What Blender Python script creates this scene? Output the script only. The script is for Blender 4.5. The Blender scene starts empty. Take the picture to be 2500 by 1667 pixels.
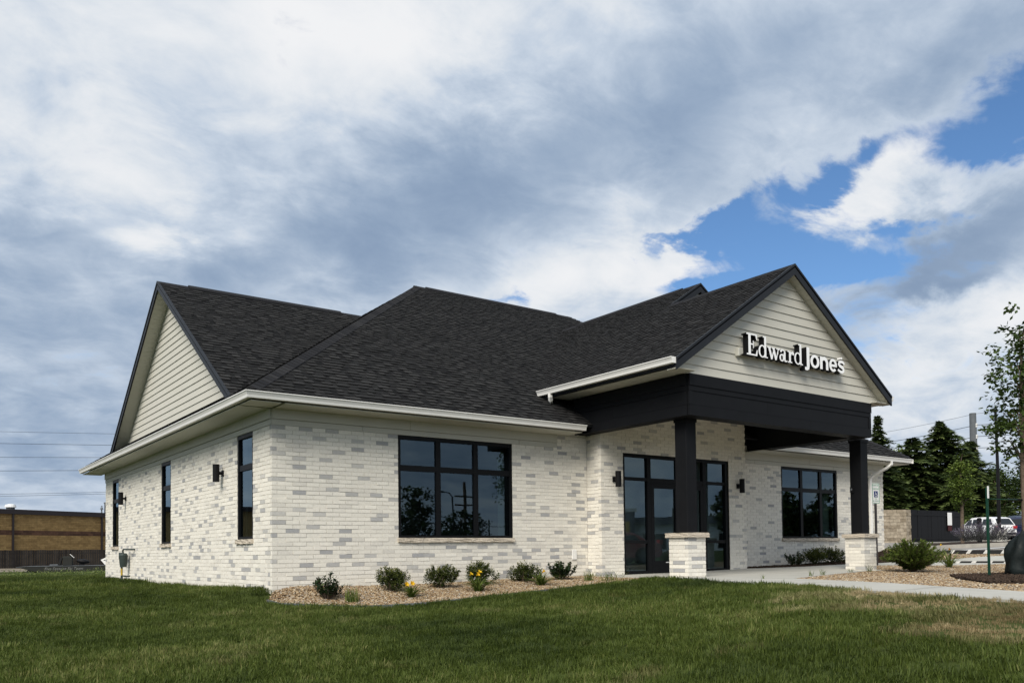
import bpy, bmesh, math, random
import numpy as np
from mathutils import Vector, Matrix, Euler
R = math.radians
rnd = random.Random(7)
nrs = np.random.RandomState(11)
sc = bpy.context.scene
col = sc.collection

# ------------------------------------------------------------------ camera
CAM = Vector((-5.34, -14.387, 0.645))
YAW, PITCH, ROLL = R(36.2207), R(1.7488), R(-0.66566)
FPX, SHIFT = 2065.0, 450.69
fw = Vector((math.sin(YAW)*math.cos(PITCH), math.cos(YAW)*math.cos(PITCH), math.sin(PITCH)))
rt = Vector((math.cos(YAW), -math.sin(YAW), 0))
up = rt.cross(fw)
cd = bpy.data.cameras.new('camera')
cam = bpy.data.objects.new('camera', cd); col.objects.link(cam)
cr, sr = math.cos(ROLL), math.sin(ROLL)
Xi = rt*cr + up*sr
Yi = up*cr - rt*sr
M = Matrix.Identity(4)
for i in range(3):
    M[i][0], M[i][1], M[i][2], M[i][3] = Xi[i], Yi[i], -fw[i], CAM[i]
cam.matrix_world = M
cd.sensor_fit = 'HORIZONTAL'; cd.sensor_width = 36.0
cd.lens = FPX/2500*36.0
cd.shift_y = SHIFT/2500
cd.clip_start = 0.1; cd.clip_end = 6000
sc.camera = cam

# ------------------------------------------------------------------ light
SUN_TO = Vector((-0.64, -0.44, 0.68)).normalized()
SUN_EL = math.asin(SUN_TO.z); SUN_AZ = math.atan2(SUN_TO.x, SUN_TO.y)
sd = bpy.data.lights.new('sun', 'SUN'); sd.energy = 3.4; sd.angle = R(32); sd.color = (1.0, 0.94, 0.84)
so = bpy.data.objects.new('sun', sd); col.objects.link(so)
so.rotation_euler = SUN_TO.to_track_quat('Z', 'Y').to_euler()
so.location = (0, 0, 60)
sc.view_settings.view_transform = 'Standard'; sc.view_settings.look = 'None'
sc.view_settings.gamma = 1.0; sc.view_settings.exposure = 0.24
sc.view_settings.use_curve_mapping = False
sc.cycles.use_denoising = True; sc.cycles.denoising_prefilter = 'ACCURATE'; sc.cycles.use_adaptive_sampling = False
sc.cycles.max_bounces = 6; sc.cycles.diffuse_bounces = 3; sc.cycles.glossy_bounces = 4
sc.cycles.transmission_bounces = 4; sc.cycles.transparent_max_bounces = 12
sc.cycles.sample_clamp_indirect = 8

# ------------------------------------------------------------------ world: clouds in front of a physical sky
w = bpy.data.worlds.new('World'); sc.world = w; w.use_nodes = True
wt = w.node_tree; wn = wt.nodes; wl = wt.links; wn.clear()
def N(t, **k):
    n = wn.new(t)
    for a, b in k.items(): setattr(n, a, b)
    return n
def ma(op, a, b=None, c=None, clamp=False):
    n = N('ShaderNodeMath', operation=op, use_clamp=clamp)
    for i, v in enumerate((a, b, c)):
        if v is None: continue
        if isinstance(v, (int, float)): n.inputs[i].default_value = v
        else: wl.new(v, n.inputs[i])
    return n.outputs[0]
def vm(op, a, b=None):
    n = N('ShaderNodeVectorMath', operation=op)
    for i, v in enumerate((a, b)):
        if v is None: continue
        if isinstance(v, (tuple, list)): n.inputs[i].default_value = v
        else: wl.new(v, n.inputs[i])
    return n.outputs[0] if op not in ('DOT_PRODUCT', 'LENGTH') else n.outputs[1]
def noise(vec, scale, detail=6, rough=0.55, lac=2.0, dist=0.0):
    n = N('ShaderNodeTexNoise'); n.inputs['Scale'].default_value = scale; n.inputs['Detail'].default_value = detail
    n.inputs['Roughness'].default_value = rough; n.inputs['Lacunarity'].default_value = lac; n.inputs['Distortion'].default_value = dist
    wl.new(vec, n.inputs['Vector']); return n
tc = N('ShaderNodeTexCoord'); D0 = tc.outputs['Generated']
sep = N('ShaderNodeSeparateXYZ'); wl.new(D0, sep.inputs[0])
# coordinates on a flat cloud deck, so clouds shrink towards the horizon
zz = ma('ADD', ma('MAXIMUM', sep.outputs[2], 0.0), 0.30)
deck = N('ShaderNodeCombineXYZ')
wl.new(ma('DIVIDE', sep.outputs[0], zz), deck.inputs[0]); wl.new(ma('DIVIDE', sep.outputs[1], zz), deck.inputs[1])
DK = deck.outputs[0]
mp = N('ShaderNodeMapping'); mp.inputs['Rotation'].default_value = (0, 0, R(20)); mp.inputs['Scale'].default_value = (0.9, 1.1, 1)
wl.new(DK, mp.inputs[0]); DKS = mp.outputs[0]
n1 = noise(DKS, 2.0, 9, 0.58); n2 = noise(DKS, 5.0, 10, 0.62, dist=0.4); n3 = noise(DKS, 0.5, 3, 0.5)
warp = vm('ADD', vm('MULTIPLY', vm('SUBTRACT', n1.outputs['Color'], (0.5, 0.5, 0.5)), (0.24, 0.15, 0)),
          vm('MULTIPLY', vm('SUBTRACT', n2.outputs['Color'], (0.5, 0.5, 0.5)), (0.13, 0.10, 0)))
az = ma('ARCTAN2', sep.outputs[0], sep.outputs[1]); el = ma('ARCSINE', sep.outputs[2])
ae = N('ShaderNodeCombineXYZ'); wl.new(az, ae.inputs[0]); wl.new(el, ae.inputs[1])
AE = vm('ADD', ae.outputs[0], warp)
def blobs(lst, base):
    acc = base
    for (a0, e0, wa, we, rot, amp) in lst:
        m = N('ShaderNodeMapping', vector_type='TEXTURE')
        m.inputs['Location'].default_value = (R(a0), R(e0), 0); m.inputs['Rotation'].default_value = (0, 0, R(rot)); m.inputs['Scale'].default_value = (R(wa), R(we), 1)
        wl.new(AE, m.inputs[0])
        r2 = vm('DOT_PRODUCT', m.outputs[0], m.outputs[0])
        acc = ma('MULTIPLY_ADD', ma('EXPONENT', ma('MULTIPLY', r2, -1.0)), amp, acc)
    return acc

dark = blobs([(24,21,9,3,10,.62),(36,25,7.5,3.6,18,.66),(47,28,9,3,15,.42),(47.5,25.6,3,3,0,.32),(29,18,5,2.3,20,.42),(17,17,5,2,10,.3),
 (8,19.6,8,2,5,.5),(6,15,8,3,0,.42),(6,8,12,4,0,.55),(65.5,18.6,6,2.0,20,.8),(62,16.2,4,1.4,15,.45),(59,31,11,3,0,.35),(66,28,8,2.4,15,.45),
 (62.3,15.4,2.6,.75,15,.6),(20,32,12,4.5,0,-.5),(28,31,6,4,0,-.35),(6,25,8,4,0,-.35),(12,19.5,2.8,1.3,0,-.95),(42,18.8,8,2.2,8,-.55),
 (49,19.4,3.2,1.5,20,-.5),(60.5,22.6,6,2.1,15,-.75),(66,13,6,2,15,-.5),(41,14,8,2,0,-.25)], 0.0)
n4 = noise(DKS, 9.0, 9, 0.58, dist=0.6)
dark = ma('ADD', dark, ma('MULTIPLY_ADD', n2.outputs[0], 1.3, -0.45))
dark = ma('ADD', dark, ma('MULTIPLY_ADD', n1.outputs[0], 1.5, -0.66))
dark = ma('ADD', dark, ma('MULTIPLY_ADD', n4.outputs[0], 1.0, -0.47))
# soft shoulder so that no cloud is one flat tone
dark = ma('MULTIPLY_ADD', ma('TANH', ma('MULTIPLY_ADD', dark, 1.45, -0.60)), 0.5, 0.5)
blue = blobs([(67,24.7,5.5,2.1,18,1.4),(58.5,23.4,3.4,1.1,22,.95),(54,19.3,5.0,2.7,22,1.45),(57.5,17.2,7,1.8,8,1.15),(49.3,20.9,3,.7,10,.95),(62,19.9,2,.7,0,.8),
 (58,13.4,4.5,1.5,10,.7),(61.5,12,7,1,0,.4),(34.5,16.4,1.6,.6,0,.75),(67,9.5,6,1.2,0,.4),(53,22,2.6,.9,30,.7),(64,22.6,3,1.0,10,.5),(49,18.6,2.4,.7,15,.6),(45.5,20.4,1.8,.45,10,.5),(60.5,22,5,1.2,15,-.45),(7,11,8,3,0,.28),(8,18.6,5,1.2,0,.25)], 0.0)
blue = ma('ADD', blue, ma('ADD', ma('MULTIPLY_ADD', n2.outputs[0], -1.5, 0.72), ma('MULTIPLY_ADD', n4.outputs[0], -1.5, 0.74)))
bm_ = N('ShaderNodeMapRange', interpolation_type='SMOOTHSTEP'); wl.new(blue, bm_.inputs[0])
bm_.inputs[1].default_value = 0.28; bm_.inputs[2].default_value = 1.05
rp = N('ShaderNodeValToRGB'); wl.new(dark, rp.inputs[0]); e = rp.color_ramp.elements
e[0].position = 0.06; e[0].color = (0.93, 0.94, 0.96, 1); e[1].position = 0.97; e[1].color = (0.25, 0.345, 0.50, 1)
for p_, c_ in ((0.22, (0.79, 0.835, 0.89, 1)), (0.42, (0.60, 0.685, 0.80, 1)), (0.62, (0.46, 0.555, 0.69, 1)), (0.82, (0.34, 0.44, 0.59, 1))):
    x_ = e.new(p_); x_.color = c_
cb = N('ShaderNodeBackground'); wl.new(rp.outputs[0], cb.inputs[0]); cb.inputs[1].default_value = 0.80
st = N('ShaderNodeTexSky', sky_type='NISHITA'); st.sun_disc = False; st.sun_elevation = SUN_EL; st.sun_rotation = SUN_AZ
st.air_density = 1.0; st.dust_density = 0.1; st.ozone_density = 5.0
sb = N('ShaderNodeBackground'); hs = N('ShaderNodeHueSaturation'); hs.inputs['Saturation'].default_value = 1.08; wl.new(st.outputs[0], hs.inputs['Color']); wl.new(hs.outputs[0], sb.inputs[0]); sb.inputs[1].default_value = 0.110
mx = N('ShaderNodeMixShader'); wl.new(bm_.outputs[0], mx.inputs[0]); wl.new(cb.outputs[0], mx.inputs[1]); wl.new(sb.outputs[0], mx.inputs[2])
wo = N('ShaderNodeOutputWorld'); wl.new(mx.outputs[0], wo.inputs[0])
w.cycles.sampling_method = 'MANUAL'; w.cycles.sample_map_resolution = 512

# ------------------------------------------------------------------ materials
def mat(name, c, rough=0.7, spec=0.3, metal=0.0, nscale=None, namt=0.15, bump=0.0, bscale=None, tone=None, ramp=None, trans=0.0, stretch=None, coat=0.0):
    """Principled material; tone = name of a mesh attribute that runs through ramp; nscale/namt = colour mottling in object space."""
    m = bpy.data.materials.new(name); m.use_nodes = True; nt = m.node_tree; n = nt.nodes; l = nt.links
    b = n['Principled BSDF']; b.inputs['Roughness'].default_value = rough; b.inputs['Specular IOR Level'].default_value = spec
    b.inputs['Metallic'].default_value = metal; b.inputs['Base Color'].default_value = (*c, 1)
    if coat: b.inputs['Coat Weight'].default_value = coat; b.inputs['Coat Roughness'].default_value = 0.06
    co = n.new('ShaderNodeNewGeometry').outputs['Position']
    if stretch:
        mp = n.new('ShaderNodeMapping'); mp.inputs['Scale'].default_value = stretch; l.new(co, mp.inputs[0]); co = mp.outputs[0]
    cur = None
    if tone:
        at = n.new('ShaderNodeAttribute'); at.attribute_name = tone
        r = n.new('ShaderNodeValToRGB'); e = r.color_ramp.elements
        while len(e) < len(ramp): e.new(0.5)
        for q, (p, cc) in zip(e, ramp): q.position = p; q.color = (*cc, 1)
        l.new(at.outputs['Fac'], r.inputs[0]); cur = r.outputs[0]
    if nscale:
        t = n.new('ShaderNodeTexNoise'); t.inputs['Scale'].default_value = nscale; t.inputs['Detail'].default_value = 5; t.inputs['Roughness'].default_value = 0.62
        l.new(co, t.inputs['Vector'])
        k = n.new('ShaderNodeMapRange'); k.inputs[1].default_value = 0.28; k.inputs[2].default_value = 0.72; k.inputs[3].default_value = 1-namt; k.inputs[4].default_value = 1+namt
        l.new(t.outputs[0], k.inputs[0])
        v = n.new('ShaderNodeVectorMath'); v.operation = 'SCALE'
        if cur is None: v.inputs[0].default_value = c
        else: l.new(cur, v.inputs[0])
        l.new(k.outputs[0], v.inputs['Scale']); cur = v.outputs[0]
    if cur is not None: l.new(cur, b.inputs['Base Color'])
    if bump:
        t = n.new('ShaderNodeTexNoise'); t.inputs['Scale'].default_value = bscale or 60; t.inputs['Detail'].default_value = 4
        l.new(co, t.inputs['Vector'])
        bp = n.new('ShaderNodeBump'); bp.inputs['Strength'].default_value = bump; bp.inputs['Distance'].default_value = 0.01
        l.new(t.outputs[0], bp.inputs['Height']); l.new(bp.outputs[0], b.inputs['Normal'])
    if trans:   # thin leaves let light through
        tr = n.new('ShaderNodeBsdfTranslucent'); ms = n.new('ShaderNodeMixShader'); ms.inputs[0].default_value = trans
        if cur is not None: l.new(cur, tr.inputs[0])
        else: tr.inputs[0].default_value = (*c, 1)
        l.new(b.outputs[0], ms.inputs[1]); l.new(tr.outputs[0], ms.inputs[2]); l.new(ms.outputs[0], n['Material Output'].inputs[0])
    return m
def glassmat(name, tint, refl=1.0):
    m = bpy.data.materials.new(name); m.use_nodes = True; nt = m.node_tree; n = nt.nodes; l = nt.links; n.clear()
    o = n.new('ShaderNodeOutputMaterial'); ms = n.new('ShaderNodeMixShader'); fr = n.new('ShaderNodeFresnel'); fr.inputs[0].default_value = 1.9
    gl = n.new('ShaderNodeBsdfGlossy'); gl.inputs['Roughness'].default_value = 0.0; gl.inputs['Color'].default_value = (0.66, 0.87, 1.0, 1)
    tr = n.new('ShaderNodeBsdfTransparent'); tr.inputs[0].default_value = (*tint, 1)
    mu = n.new('ShaderNodeMath'); mu.operation = 'MULTIPLY'; mu.inputs[1].default_value = refl; mu.use_clamp = True
    tx = n.new('ShaderNodeTexNoise'); tx.inputs['Scale'].default_value = 0.9; tx.inputs['Detail'].default_value = 1
    bp = n.new('ShaderNodeBump'); bp.inputs['Strength'].default_value = 0.02; bp.inputs['Distance'].default_value = 0.05
    l.new(n.new('ShaderNodeNewGeometry').outputs['Position'], tx.inputs['Vector']); l.new(tx.outputs[0], bp.inputs['Height']); l.new(bp.outputs[0], gl.inputs['Normal'])
    l.new(fr.outputs[0], mu.inputs[0]); l.new(mu.outputs[0], ms.inputs[0]); l.new(tr.outputs[0], ms.inputs[1]); l.new(gl.outputs[0], ms.inputs[2]); l.new(ms.outputs[0], o.inputs[0])
    return m
MT = {}
MT['brick'] = mat('whitewashed brick', (.6,.58,.54), .85, .2, tone='tone', ramp=[(0,(.79,.755,.675)),(.35,(.745,.71,.635)),(.60,(.66,.63,.57)),(.68,(.55,.535,.50)),(1,(.36,.36,.365))], nscale=26, namt=.09, bump=.35, bscale=90)
MT['mortar'] = mat('pale mortar', (.68,.645,.575), .95, .1, nscale=40, namt=.12, bump=.3, bscale=150)
MT['pierbrick'] = MT['brick']
MT['siding'] = mat('greige painted siding', (.53,.515,.455), .6, .2, nscale=1.3, namt=.03, bump=.06, bscale=40, stretch=(1,1,6))
MT['frieze'] = mat('greige painted trim board', (.52,.51,.455), .6, .25, nscale=2, namt=.03)
MT['soffit'] = mat('off white vinyl soffit', (.54,.53,.46), .55, .25)
MT['gutter'] = mat('white painted aluminium', (.80,.79,.76), .35, .4, nscale=1.5, namt=.03)
MT['black'] = mat('matt black painted board', (.0075,.008,.0095), .55, .12, nscale=3, namt=.15, bump=.05, bscale=60)
MT['rake'] = mat('charcoal metal fascia', (.016,.018,.022), .5, .18, nscale=4, namt=.12)
MT['shingle'] = mat('charcoal asphalt shingle', (.03,.03,.032), .93, .12, tone='tone', ramp=[(0,(.0070,.0070,.0075)),(.3,(.0155,.0155,.0158)),(.6,(.0245,.0243,.0243)),(1,(.039,.0385,.038))], nscale=140, namt=.35, bump=.5, bscale=260)
MT['cap'] = mat('charcoal ridge cap shingle', (.03,.03,.032), .93, .12, tone='tone', ramp=[(0,(.016,.0165,.019)),(1,(.030,.030,.032))], nscale=140, namt=.3, bump=.4, bscale=260)
MT['frame'] = mat('black aluminium frame', (.005,.0055,.0065), .45, .15)
MT['glass'] = glassmat('dark reflective glass', (.42,.50,.52), .95)
MT['stone'] = mat('tan limestone', (.50,.44,.36), .85, .2, nscale=30, namt=.25, bump=.8, bscale=35)
MT['concrete'] = mat('light broom finished concrete', (.42,.41,.37), .85, .2, nscale=1.6, namt=.10, bump=.2, bscale=120)
MT['kerb'] = mat('grey concrete kerb', (.36,.34,.30), .9, .2, nscale=3, namt=.15)
MT['lot'] = mat('worn parking lot paving', (.26,.24,.215), .9, .2, nscale=.35, namt=.18, bump=.2, bscale=80)
MT['lawnsoil'] = mat('lawn thatch', (.045,.060,.014), .95, .1, nscale=2.2, namt=.35, bump=.4, bscale=30)
MT['dirt'] = mat('gravelly dirt', (.22,.19,.15), .95, .1, nscale=.6, namt=.3)
MT['bed'] = mat('tan pea gravel ground', (.13,.095,.06), .95, .1, nscale=22, namt=.5, bump=1, bscale=45)
MT['mulch'] = mat('dark bark mulch', (.035,.024,.018), .95, .1, nscale=14, namt=.6, bump=1, bscale=30)
MT['pebble'] = None
MT['white'] = mat('white paint', (.80,.80,.78), .5, .3)
MT['stripe'] = mat('worn white stripe paint', (.52,.51,.48), .7, .2, nscale=9, namt=.25)
MT['signface'] = mat('white acrylic sign face', (.92,.92,.92), .3, .4)
MT['blk'] = mat('black plastic', (.006,.006,.007), .5, .15)
MT['rubber'] = mat('black rubber', (.018,.018,.018), .8, .2, nscale=8, namt=.2)
MT['galv'] = mat('galvanised grey steel', (.12,.13,.14), .7, .1, nscale=3, namt=.15)
MT['metergrey'] = mat('dark grey meter paint', (.035,.048,.044), .5, .3, nscale=14, namt=.2)
MT['yellowpipe'] = mat('yellow gas pipe', (.45,.30,.03), .5, .3)
MT['steelpost'] = mat('dark brown steel post', (.05,.045,.045), .6, .3)
MT['greenpost'] = mat('green painted steel post', (.006,.045,.026), .5, .2)
MT['bark'] = mat('grey brown bark', (.13,.10,.075), .95, .1, nscale=12, namt=.35, bump=.8, bscale=25)
MT['bag'] = mat('dark green watering bag', (.009,.013,.013), .55, .2, nscale=4, namt=.4, bump=1, bscale=7)
MT['room'] = mat('room wall paint', (.30,.29,.27), .9, .1)
MT['carpet'] = mat('dark carpet', (.06,.06,.065), .95, .1)
MT['curtain'] = mat('pale green curtain', (.50,.60,.50), .9, .1, trans=.3)
MT['tanbrick'] = None
def leafmat(name, ramp, nscale=1.2, namt=.3, trans=.25, rough=.6, spec=.25):
    return mat(name, ramp[0][1], rough, spec, tone='tone', ramp=ramp, nscale=nscale, namt=namt, trans=trans)
MT['leaf'] = leafmat('mid green leaves', [(0,(.022,.042,.008)),(.6,(.060,.098,.02)),(1,(.12,.165,.036))])
MT['leafyoung'] = leafmat('bright green leaves', [(0,(.035,.06,.008)),(.6,(.095,.14,.02)),(1,(.18,.23,.045))])
MT['leafdark'] = leafmat('dark green leaves', [(0,(.014,.028,.006)),(.6,(.046,.074,.016)),(1,(.11,.145,.034))])
MT['needle'] = leafmat('dark spruce needles', [(0,(.014,.028,.009)),(.5,(.045,.072,.022)),(1,(.13,.165,.05))])
MT['yew'] = leafmat('dark yew needles', [(0,(.012,.021,.004)),(.6,(.048,.064,.010)),(1,(.19,.19,.035))], 6)
MT['holly'] = leafmat('glossy holly leaves', [(0,(.008,.020,.006)),(.7,(.020,.042,.011)),(1,(.12,.15,.04))], 6, .25, .15, .3, .5)
MT['juniper'] = leafmat('juniper sprays', [(0,(.028,.048,.008)),(.6,(.095,.138,.022)),(1,(.22,.26,.05))], 4)
MT['blade'] = leafmat('daylily leaves', [(0,(.04,.065,.010)),(.6,(.10,.15,.024)),(1,(.20,.23,.06))], 6)
MT['flower'] = leafmat('yellow petals', [(0,(.75,.42,.01)),(1,(.85,.58,.03))], 6, .1, .3)
MT['orange'] = leafmat('orange petals', [(0,(.65,.24,.02)),(1,(.75,.40,.05))], 6, .1, .3)
MT['sage'] = leafmat('grey purple flower spikes', [(0,(.05,.055,.05)),(.6,(.09,.09,.085)),(1,(.16,.13,.20))], 3)
MT['weed'] = leafmat('pale green weeds', [(0,(.04,.065,.015)),(.6,(.12,.165,.04)),(1,(.24,.27,.09))], 2)

# ------------------------------------------------------------------ mesh helpers
class MB:
    def __init__(s): s.v = []; s.f = []; s.t = []; s.m = []; s.sm = False
    def add(s, verts, faces, tone=0.5, mi=0):
        o = len(s.v); s.v.extend([tuple(p) for p in verts])
        for f in faces: s.f.append(tuple(o+i for i in f)); s.t.append(tone); s.m.append(mi)
    def box(s, x0, x1, y0, y1, z0, z1, tone=0.5, mi=0):
        s.add([(x0,y0,z0),(x1,y0,z0),(x1,y1,z0),(x0,y1,z0),(x0,y0,z1),(x1,y0,z1),(x1,y1,z1),(x0,y1,z1)],
              [(0,3,2,1),(4,5,6,7),(0,1,5,4),(1,2,6,5),(2,3,7,6),(3,0,4,7)], tone, mi)
    def bbox(s, x0, x1, y0, y1, z0, z1, b=0.01, tone=0.5, mi=0):
        """box with chamfered edges"""
        b = min(b, (x1-x0)/2.2, (y1-y0)/2.2, (z1-z0)/2.2)
        bm = bmesh.new(); bmesh.ops.create_cube(bm, size=1)
        for v in bm.verts: v.co = Vector(((x0+x1)/2+v.co.x*(x1-x0), (y0+y1)/2+v.co.y*(y1-y0), (z0+z1)/2+v.co.z*(z1-z0)))
        bmesh.ops.bevel(bm, geom=bm.edges[:], offset=b, segments=1, affect='EDGES')
        s.frombm(bm, tone, mi)
    def frombm(s, bm, tone=0.5, mi=0):
        bm.verts.index_update()
        s.add([v.co.copy() for v in bm.verts], [[v.index for v in f.verts] for f in bm.faces], tone, mi); bm.free()
    def tube(s, pts, rad, n=8, tone=0.5, mi=0, caps=True):
        pts = [Vector(p) for p in pts]
        if not isinstance(rad, (list, tuple)): rad = [rad]*len(pts)
        rings = []
        a = None
        for i, p in enumerate(pts):
            d = (pts[min(i+1, len(pts)-1)]-pts[max(i-1, 0)]).normalized()
            if a is None: a = d.orthogonal().normalized()
            else:
                a = (a-d*a.dot(d)); a = a.normalized() if a.length > 1e-6 else d.orthogonal().normalized()
            b = d.cross(a)
            rings.append([p+(a*math.cos(2*math.pi*k/n)+b*math.sin(2*math.pi*k/n))*rad[i] for k in range(n)])
        vs = [q for r in rings for q in r]; fs = []
        for i in range(len(pts)-1):
            for k in range(n): fs.append((i*n+k, i*n+(k+1) % n, (i+1)*n+(k+1) % n, (i+1)*n+k))
        if caps: fs.append(tuple(reversed(range(n)))); fs.append(tuple((len(pts)-1)*n+k for k in range(n)))
        s.add(vs, fs, tone, mi)
    def cyl(s, x, y, z0, z1, r0, r1=None, n=16, tone=0.5, mi=0): s.tube([(x,y,z0),(x,y,z1)], [r0, r1 if r1 is not None else r0], n, tone, mi)
    def prism(s, poly, a, b, tone=0.5, mi=0):
        """poly: list of 3D points (planar), extruded from +a to +b (vectors)"""
        n = len(poly); a = Vector(a); b = Vector(b)
        vs = [Vector(p)+a for p in poly]+[Vector(p)+b for p in poly]
        s.add(vs, [tuple(range(n)), tuple(reversed(range(n, 2*n)))]+[(i, i+n, (i+1) % n+n, (i+1) % n) for i in range(n)], tone, mi)
    def mesh(s, name, mats, smooth=False):
        me = bpy.data.meshes.new(name); me.from_pydata(s.v, [], s.f)
        for m in (mats if isinstance(mats, (list, tuple)) else [mats]): me.materials.append(m)
        at = me.attributes.new('tone', 'FLOAT', 'FACE'); at.data.foreach_set('value', s.t)
        me.polygons.foreach_set('material_index', s.m)
        if smooth or s.sm: me.polygons.foreach_set('use_smooth', [True]*len(me.polygons))
        me.update(); return me
    def build(s, name, mats, parent=None, loc=(0,0,0), smooth=False, fix=False):
        me = s.mesh(name, mats, smooth)
        if fix:
            bm = bmesh.new(); bm.from_mesh(me); bmesh.ops.recalc_face_normals(bm, faces=bm.faces[:]); bm.to_mesh(me); bm.free()
        return link(name, me, parent, loc)
def link(name, me, parent=None, loc=(0,0,0), rot=(0,0,0)):
    o = bpy.data.objects.new(name, me); col.objects.link(o); o.location = loc; o.rotation_euler = rot
    if parent is not None: o.parent = parent
    return o
def tag(o, label=None, cat=None, group=None, kind=None):
    for k, v in (('label', label), ('category', cat), ('group', group), ('kind', kind)):
        if v: o[k] = v
    return o
def thing(name, label, cat, loc=(0,0,0), rz=0, group=None):
    o = bpy.data.objects.new(name, None); col.objects.link(o); o.location = loc; o.rotation_euler = (0,0,rz); o.empty_display_size = .2
    return tag(o, label, cat, group)
def clip(poly, conv):
    """Sutherland-Hodgman: 2D polygon clipped by a convex counter-clockwise polygon"""
    out = poly
    for i in range(len(conv)):
        ax, ay = conv[i]; bx, by = conv[(i+1) % len(conv)]
        inp, out = out, []
        if not inp: return []
        def sd(p): return (bx-ax)*(p[1]-ay)-(by-ay)*(p[0]-ax)
        for j in range(len(inp)):
            p, q = inp[j], inp[(j+1) % len(inp)]; sp, sq = sd(p), sd(q)
            if sp >= 0: out.append(p)
            if (sp >= 0) != (sq >= 0):
                t = sp/(sp-sq); out.append((p[0]+(q[0]-p[0])*t, p[1]+(q[1]-p[1])*t))
    return out
def ccw(poly):
    a = sum(p[0]*q[1]-q[0]*p[1] for p, q in zip(poly, poly[1:]+poly[:1]))
    return poly if a > 0 else poly[::-1]
def area(poly): return abs(sum(p[0]*q[1]-q[0]*p[1] for p, q in zip(poly, poly[1:]+poly[:1])))/2
def inpoly(P, poly):
    x, y = P[:, 0], P[:, 1]; r = np.zeros(len(P), bool); n = len(poly)
    for i in range(n):
        x1, y1 = poly[i]; x2, y2 = poly[(i+1) % n]
        c = ((y1 > y) != (y2 > y)) & (x < (x2-x1)*(y-y1)/(y2-y1+1e-12)+x1); r ^= c
    return r

# ------------------------------------------------------------------ ground shape
CP = np.array([(-.2,0,-.06),(-.15,3.5,-.04),(-.15,7,-.04),(-.15,14.3,-.05),(0,-.1,-.01),(-.2,-.3,-.13),(-.22,-1,-.16),(.39,-1.4,-.2),(1.38,-1.8,-.22),(2.32,-2.2,-.165),(3.57,-2.2,-.10),(4.57,-2.2,-.05),(5.65,-2.2,0),(6.58,-2.3,.06),
 (2,0,.05),(5,0,.08),(7.3,0,.09),(10,0,.105),(10,-2,.105),(7.4,-2.9,.10),(6.3,-3.4,.10),(13.3,-3,.105),(10,-4,.10),(8,-4.5,.10),(6,-5.8,.10),(4.92,-7.78,.09),(4.17,-9.74,.09),(3.9,-12.5,.05),(7.5,-6,.10),(6.4,-8.6,.09),(5.6,-11,.05),
 (-4.6,-5.7,-.45),(-1.2,-8.7,-.44),(.28,-12,-.2),(-5.3,-14.4,-.85),(-3,-10,-.62),(-9,-9,-.75),(-9,-18,-1.1),(0,-18,-.6),(6,-18,-.1),(-8,0,-.35),(-5,3,-.2),(-5,10,-.1),(-2.3,20.6,-.09),(.75,18.4,-.085),(-9,18,-.15),(2,24,-.12),
 (-1.5,27.5,-.14),(1.5,22.8,-.13),(0,45,-.45),(3.8,70.8,-.72),(10,68.6,-.8),(3,81,-.35),(12,79.5,-.4),(-20,80,-.5),(-20,40,-.4),(-25,10,-.7),(4,92,-.4),
 (15.3,0,.20),(18,0,.33),(19.6,.2,.60),(15.3,-2.2,.18),(13.9,-3.7,.07),(17.2,-2.4,.15),(19.1,-3.8,.16),(20,-4.5,.14),(18.8,-1.7,.19),(22.3,-2.4,.36),(22.7,-.2,.39),(23.3,-1.9,.39),(28.2,3.2,.55),(33.2,2,.70),(36.5,5.8,.73),(39,5.2,.8),
 (46.9,14.3,.97),(53.8,14.2,1.02),(62,18,1.17),(60.6,14.1,1.13),(62,25,1.22),(77,30,1.35),(71,24,1.27),(75,18,1.24),(90,30,1.45),(12,-9,.12),(20,-12,.1),(30,-10,.45),(50,-12,.8),(80,-10,1.1),(20,10,.7),(24,20,.8),(25,40,.7),(45,40,1.0),
 (-60,-60,-1.8),(0,-50,-.8),(40,-45,.1),(90,-50,.8),(130,20,1.6),(120,90,1.5),(40,130,.2),(-30,130,-.5),(-90,40,-1.2)], float)
_d = np.sqrt(((CP[:, None, :2]-CP[None, :, :2])**2).sum(-1)+.25)
_n = len(CP); _A = np.zeros((_n+3, _n+3)); _A[:_n, :_n] = _d; _A[:_n, _n] = 1; _A[:_n, _n+1:] = CP[:, :2]; _A[_n, :_n] = 1; _A[_n+1:, :_n] = CP[:, :2].T
_w = np.linalg.solve(_A, np.concatenate([CP[:, 2], [0, 0, 0]]))
def gz(P):
    P = np.asarray(P, float).reshape(-1, 2); q = np.clip(P, -150, 200); out = np.empty(len(q))
    for i in range(0, len(q), 20000):
        s = q[i:i+20000]; d = np.sqrt(((s[:, None]-CP[None, :, :2])**2).sum(-1)+.25)
        out[i:i+20000] = d@_w[:_n]+_w[_n]+s@_w[_n+1:]
    return out
def g1(x, y): return float(gz([(x, y)])[0])
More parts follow.
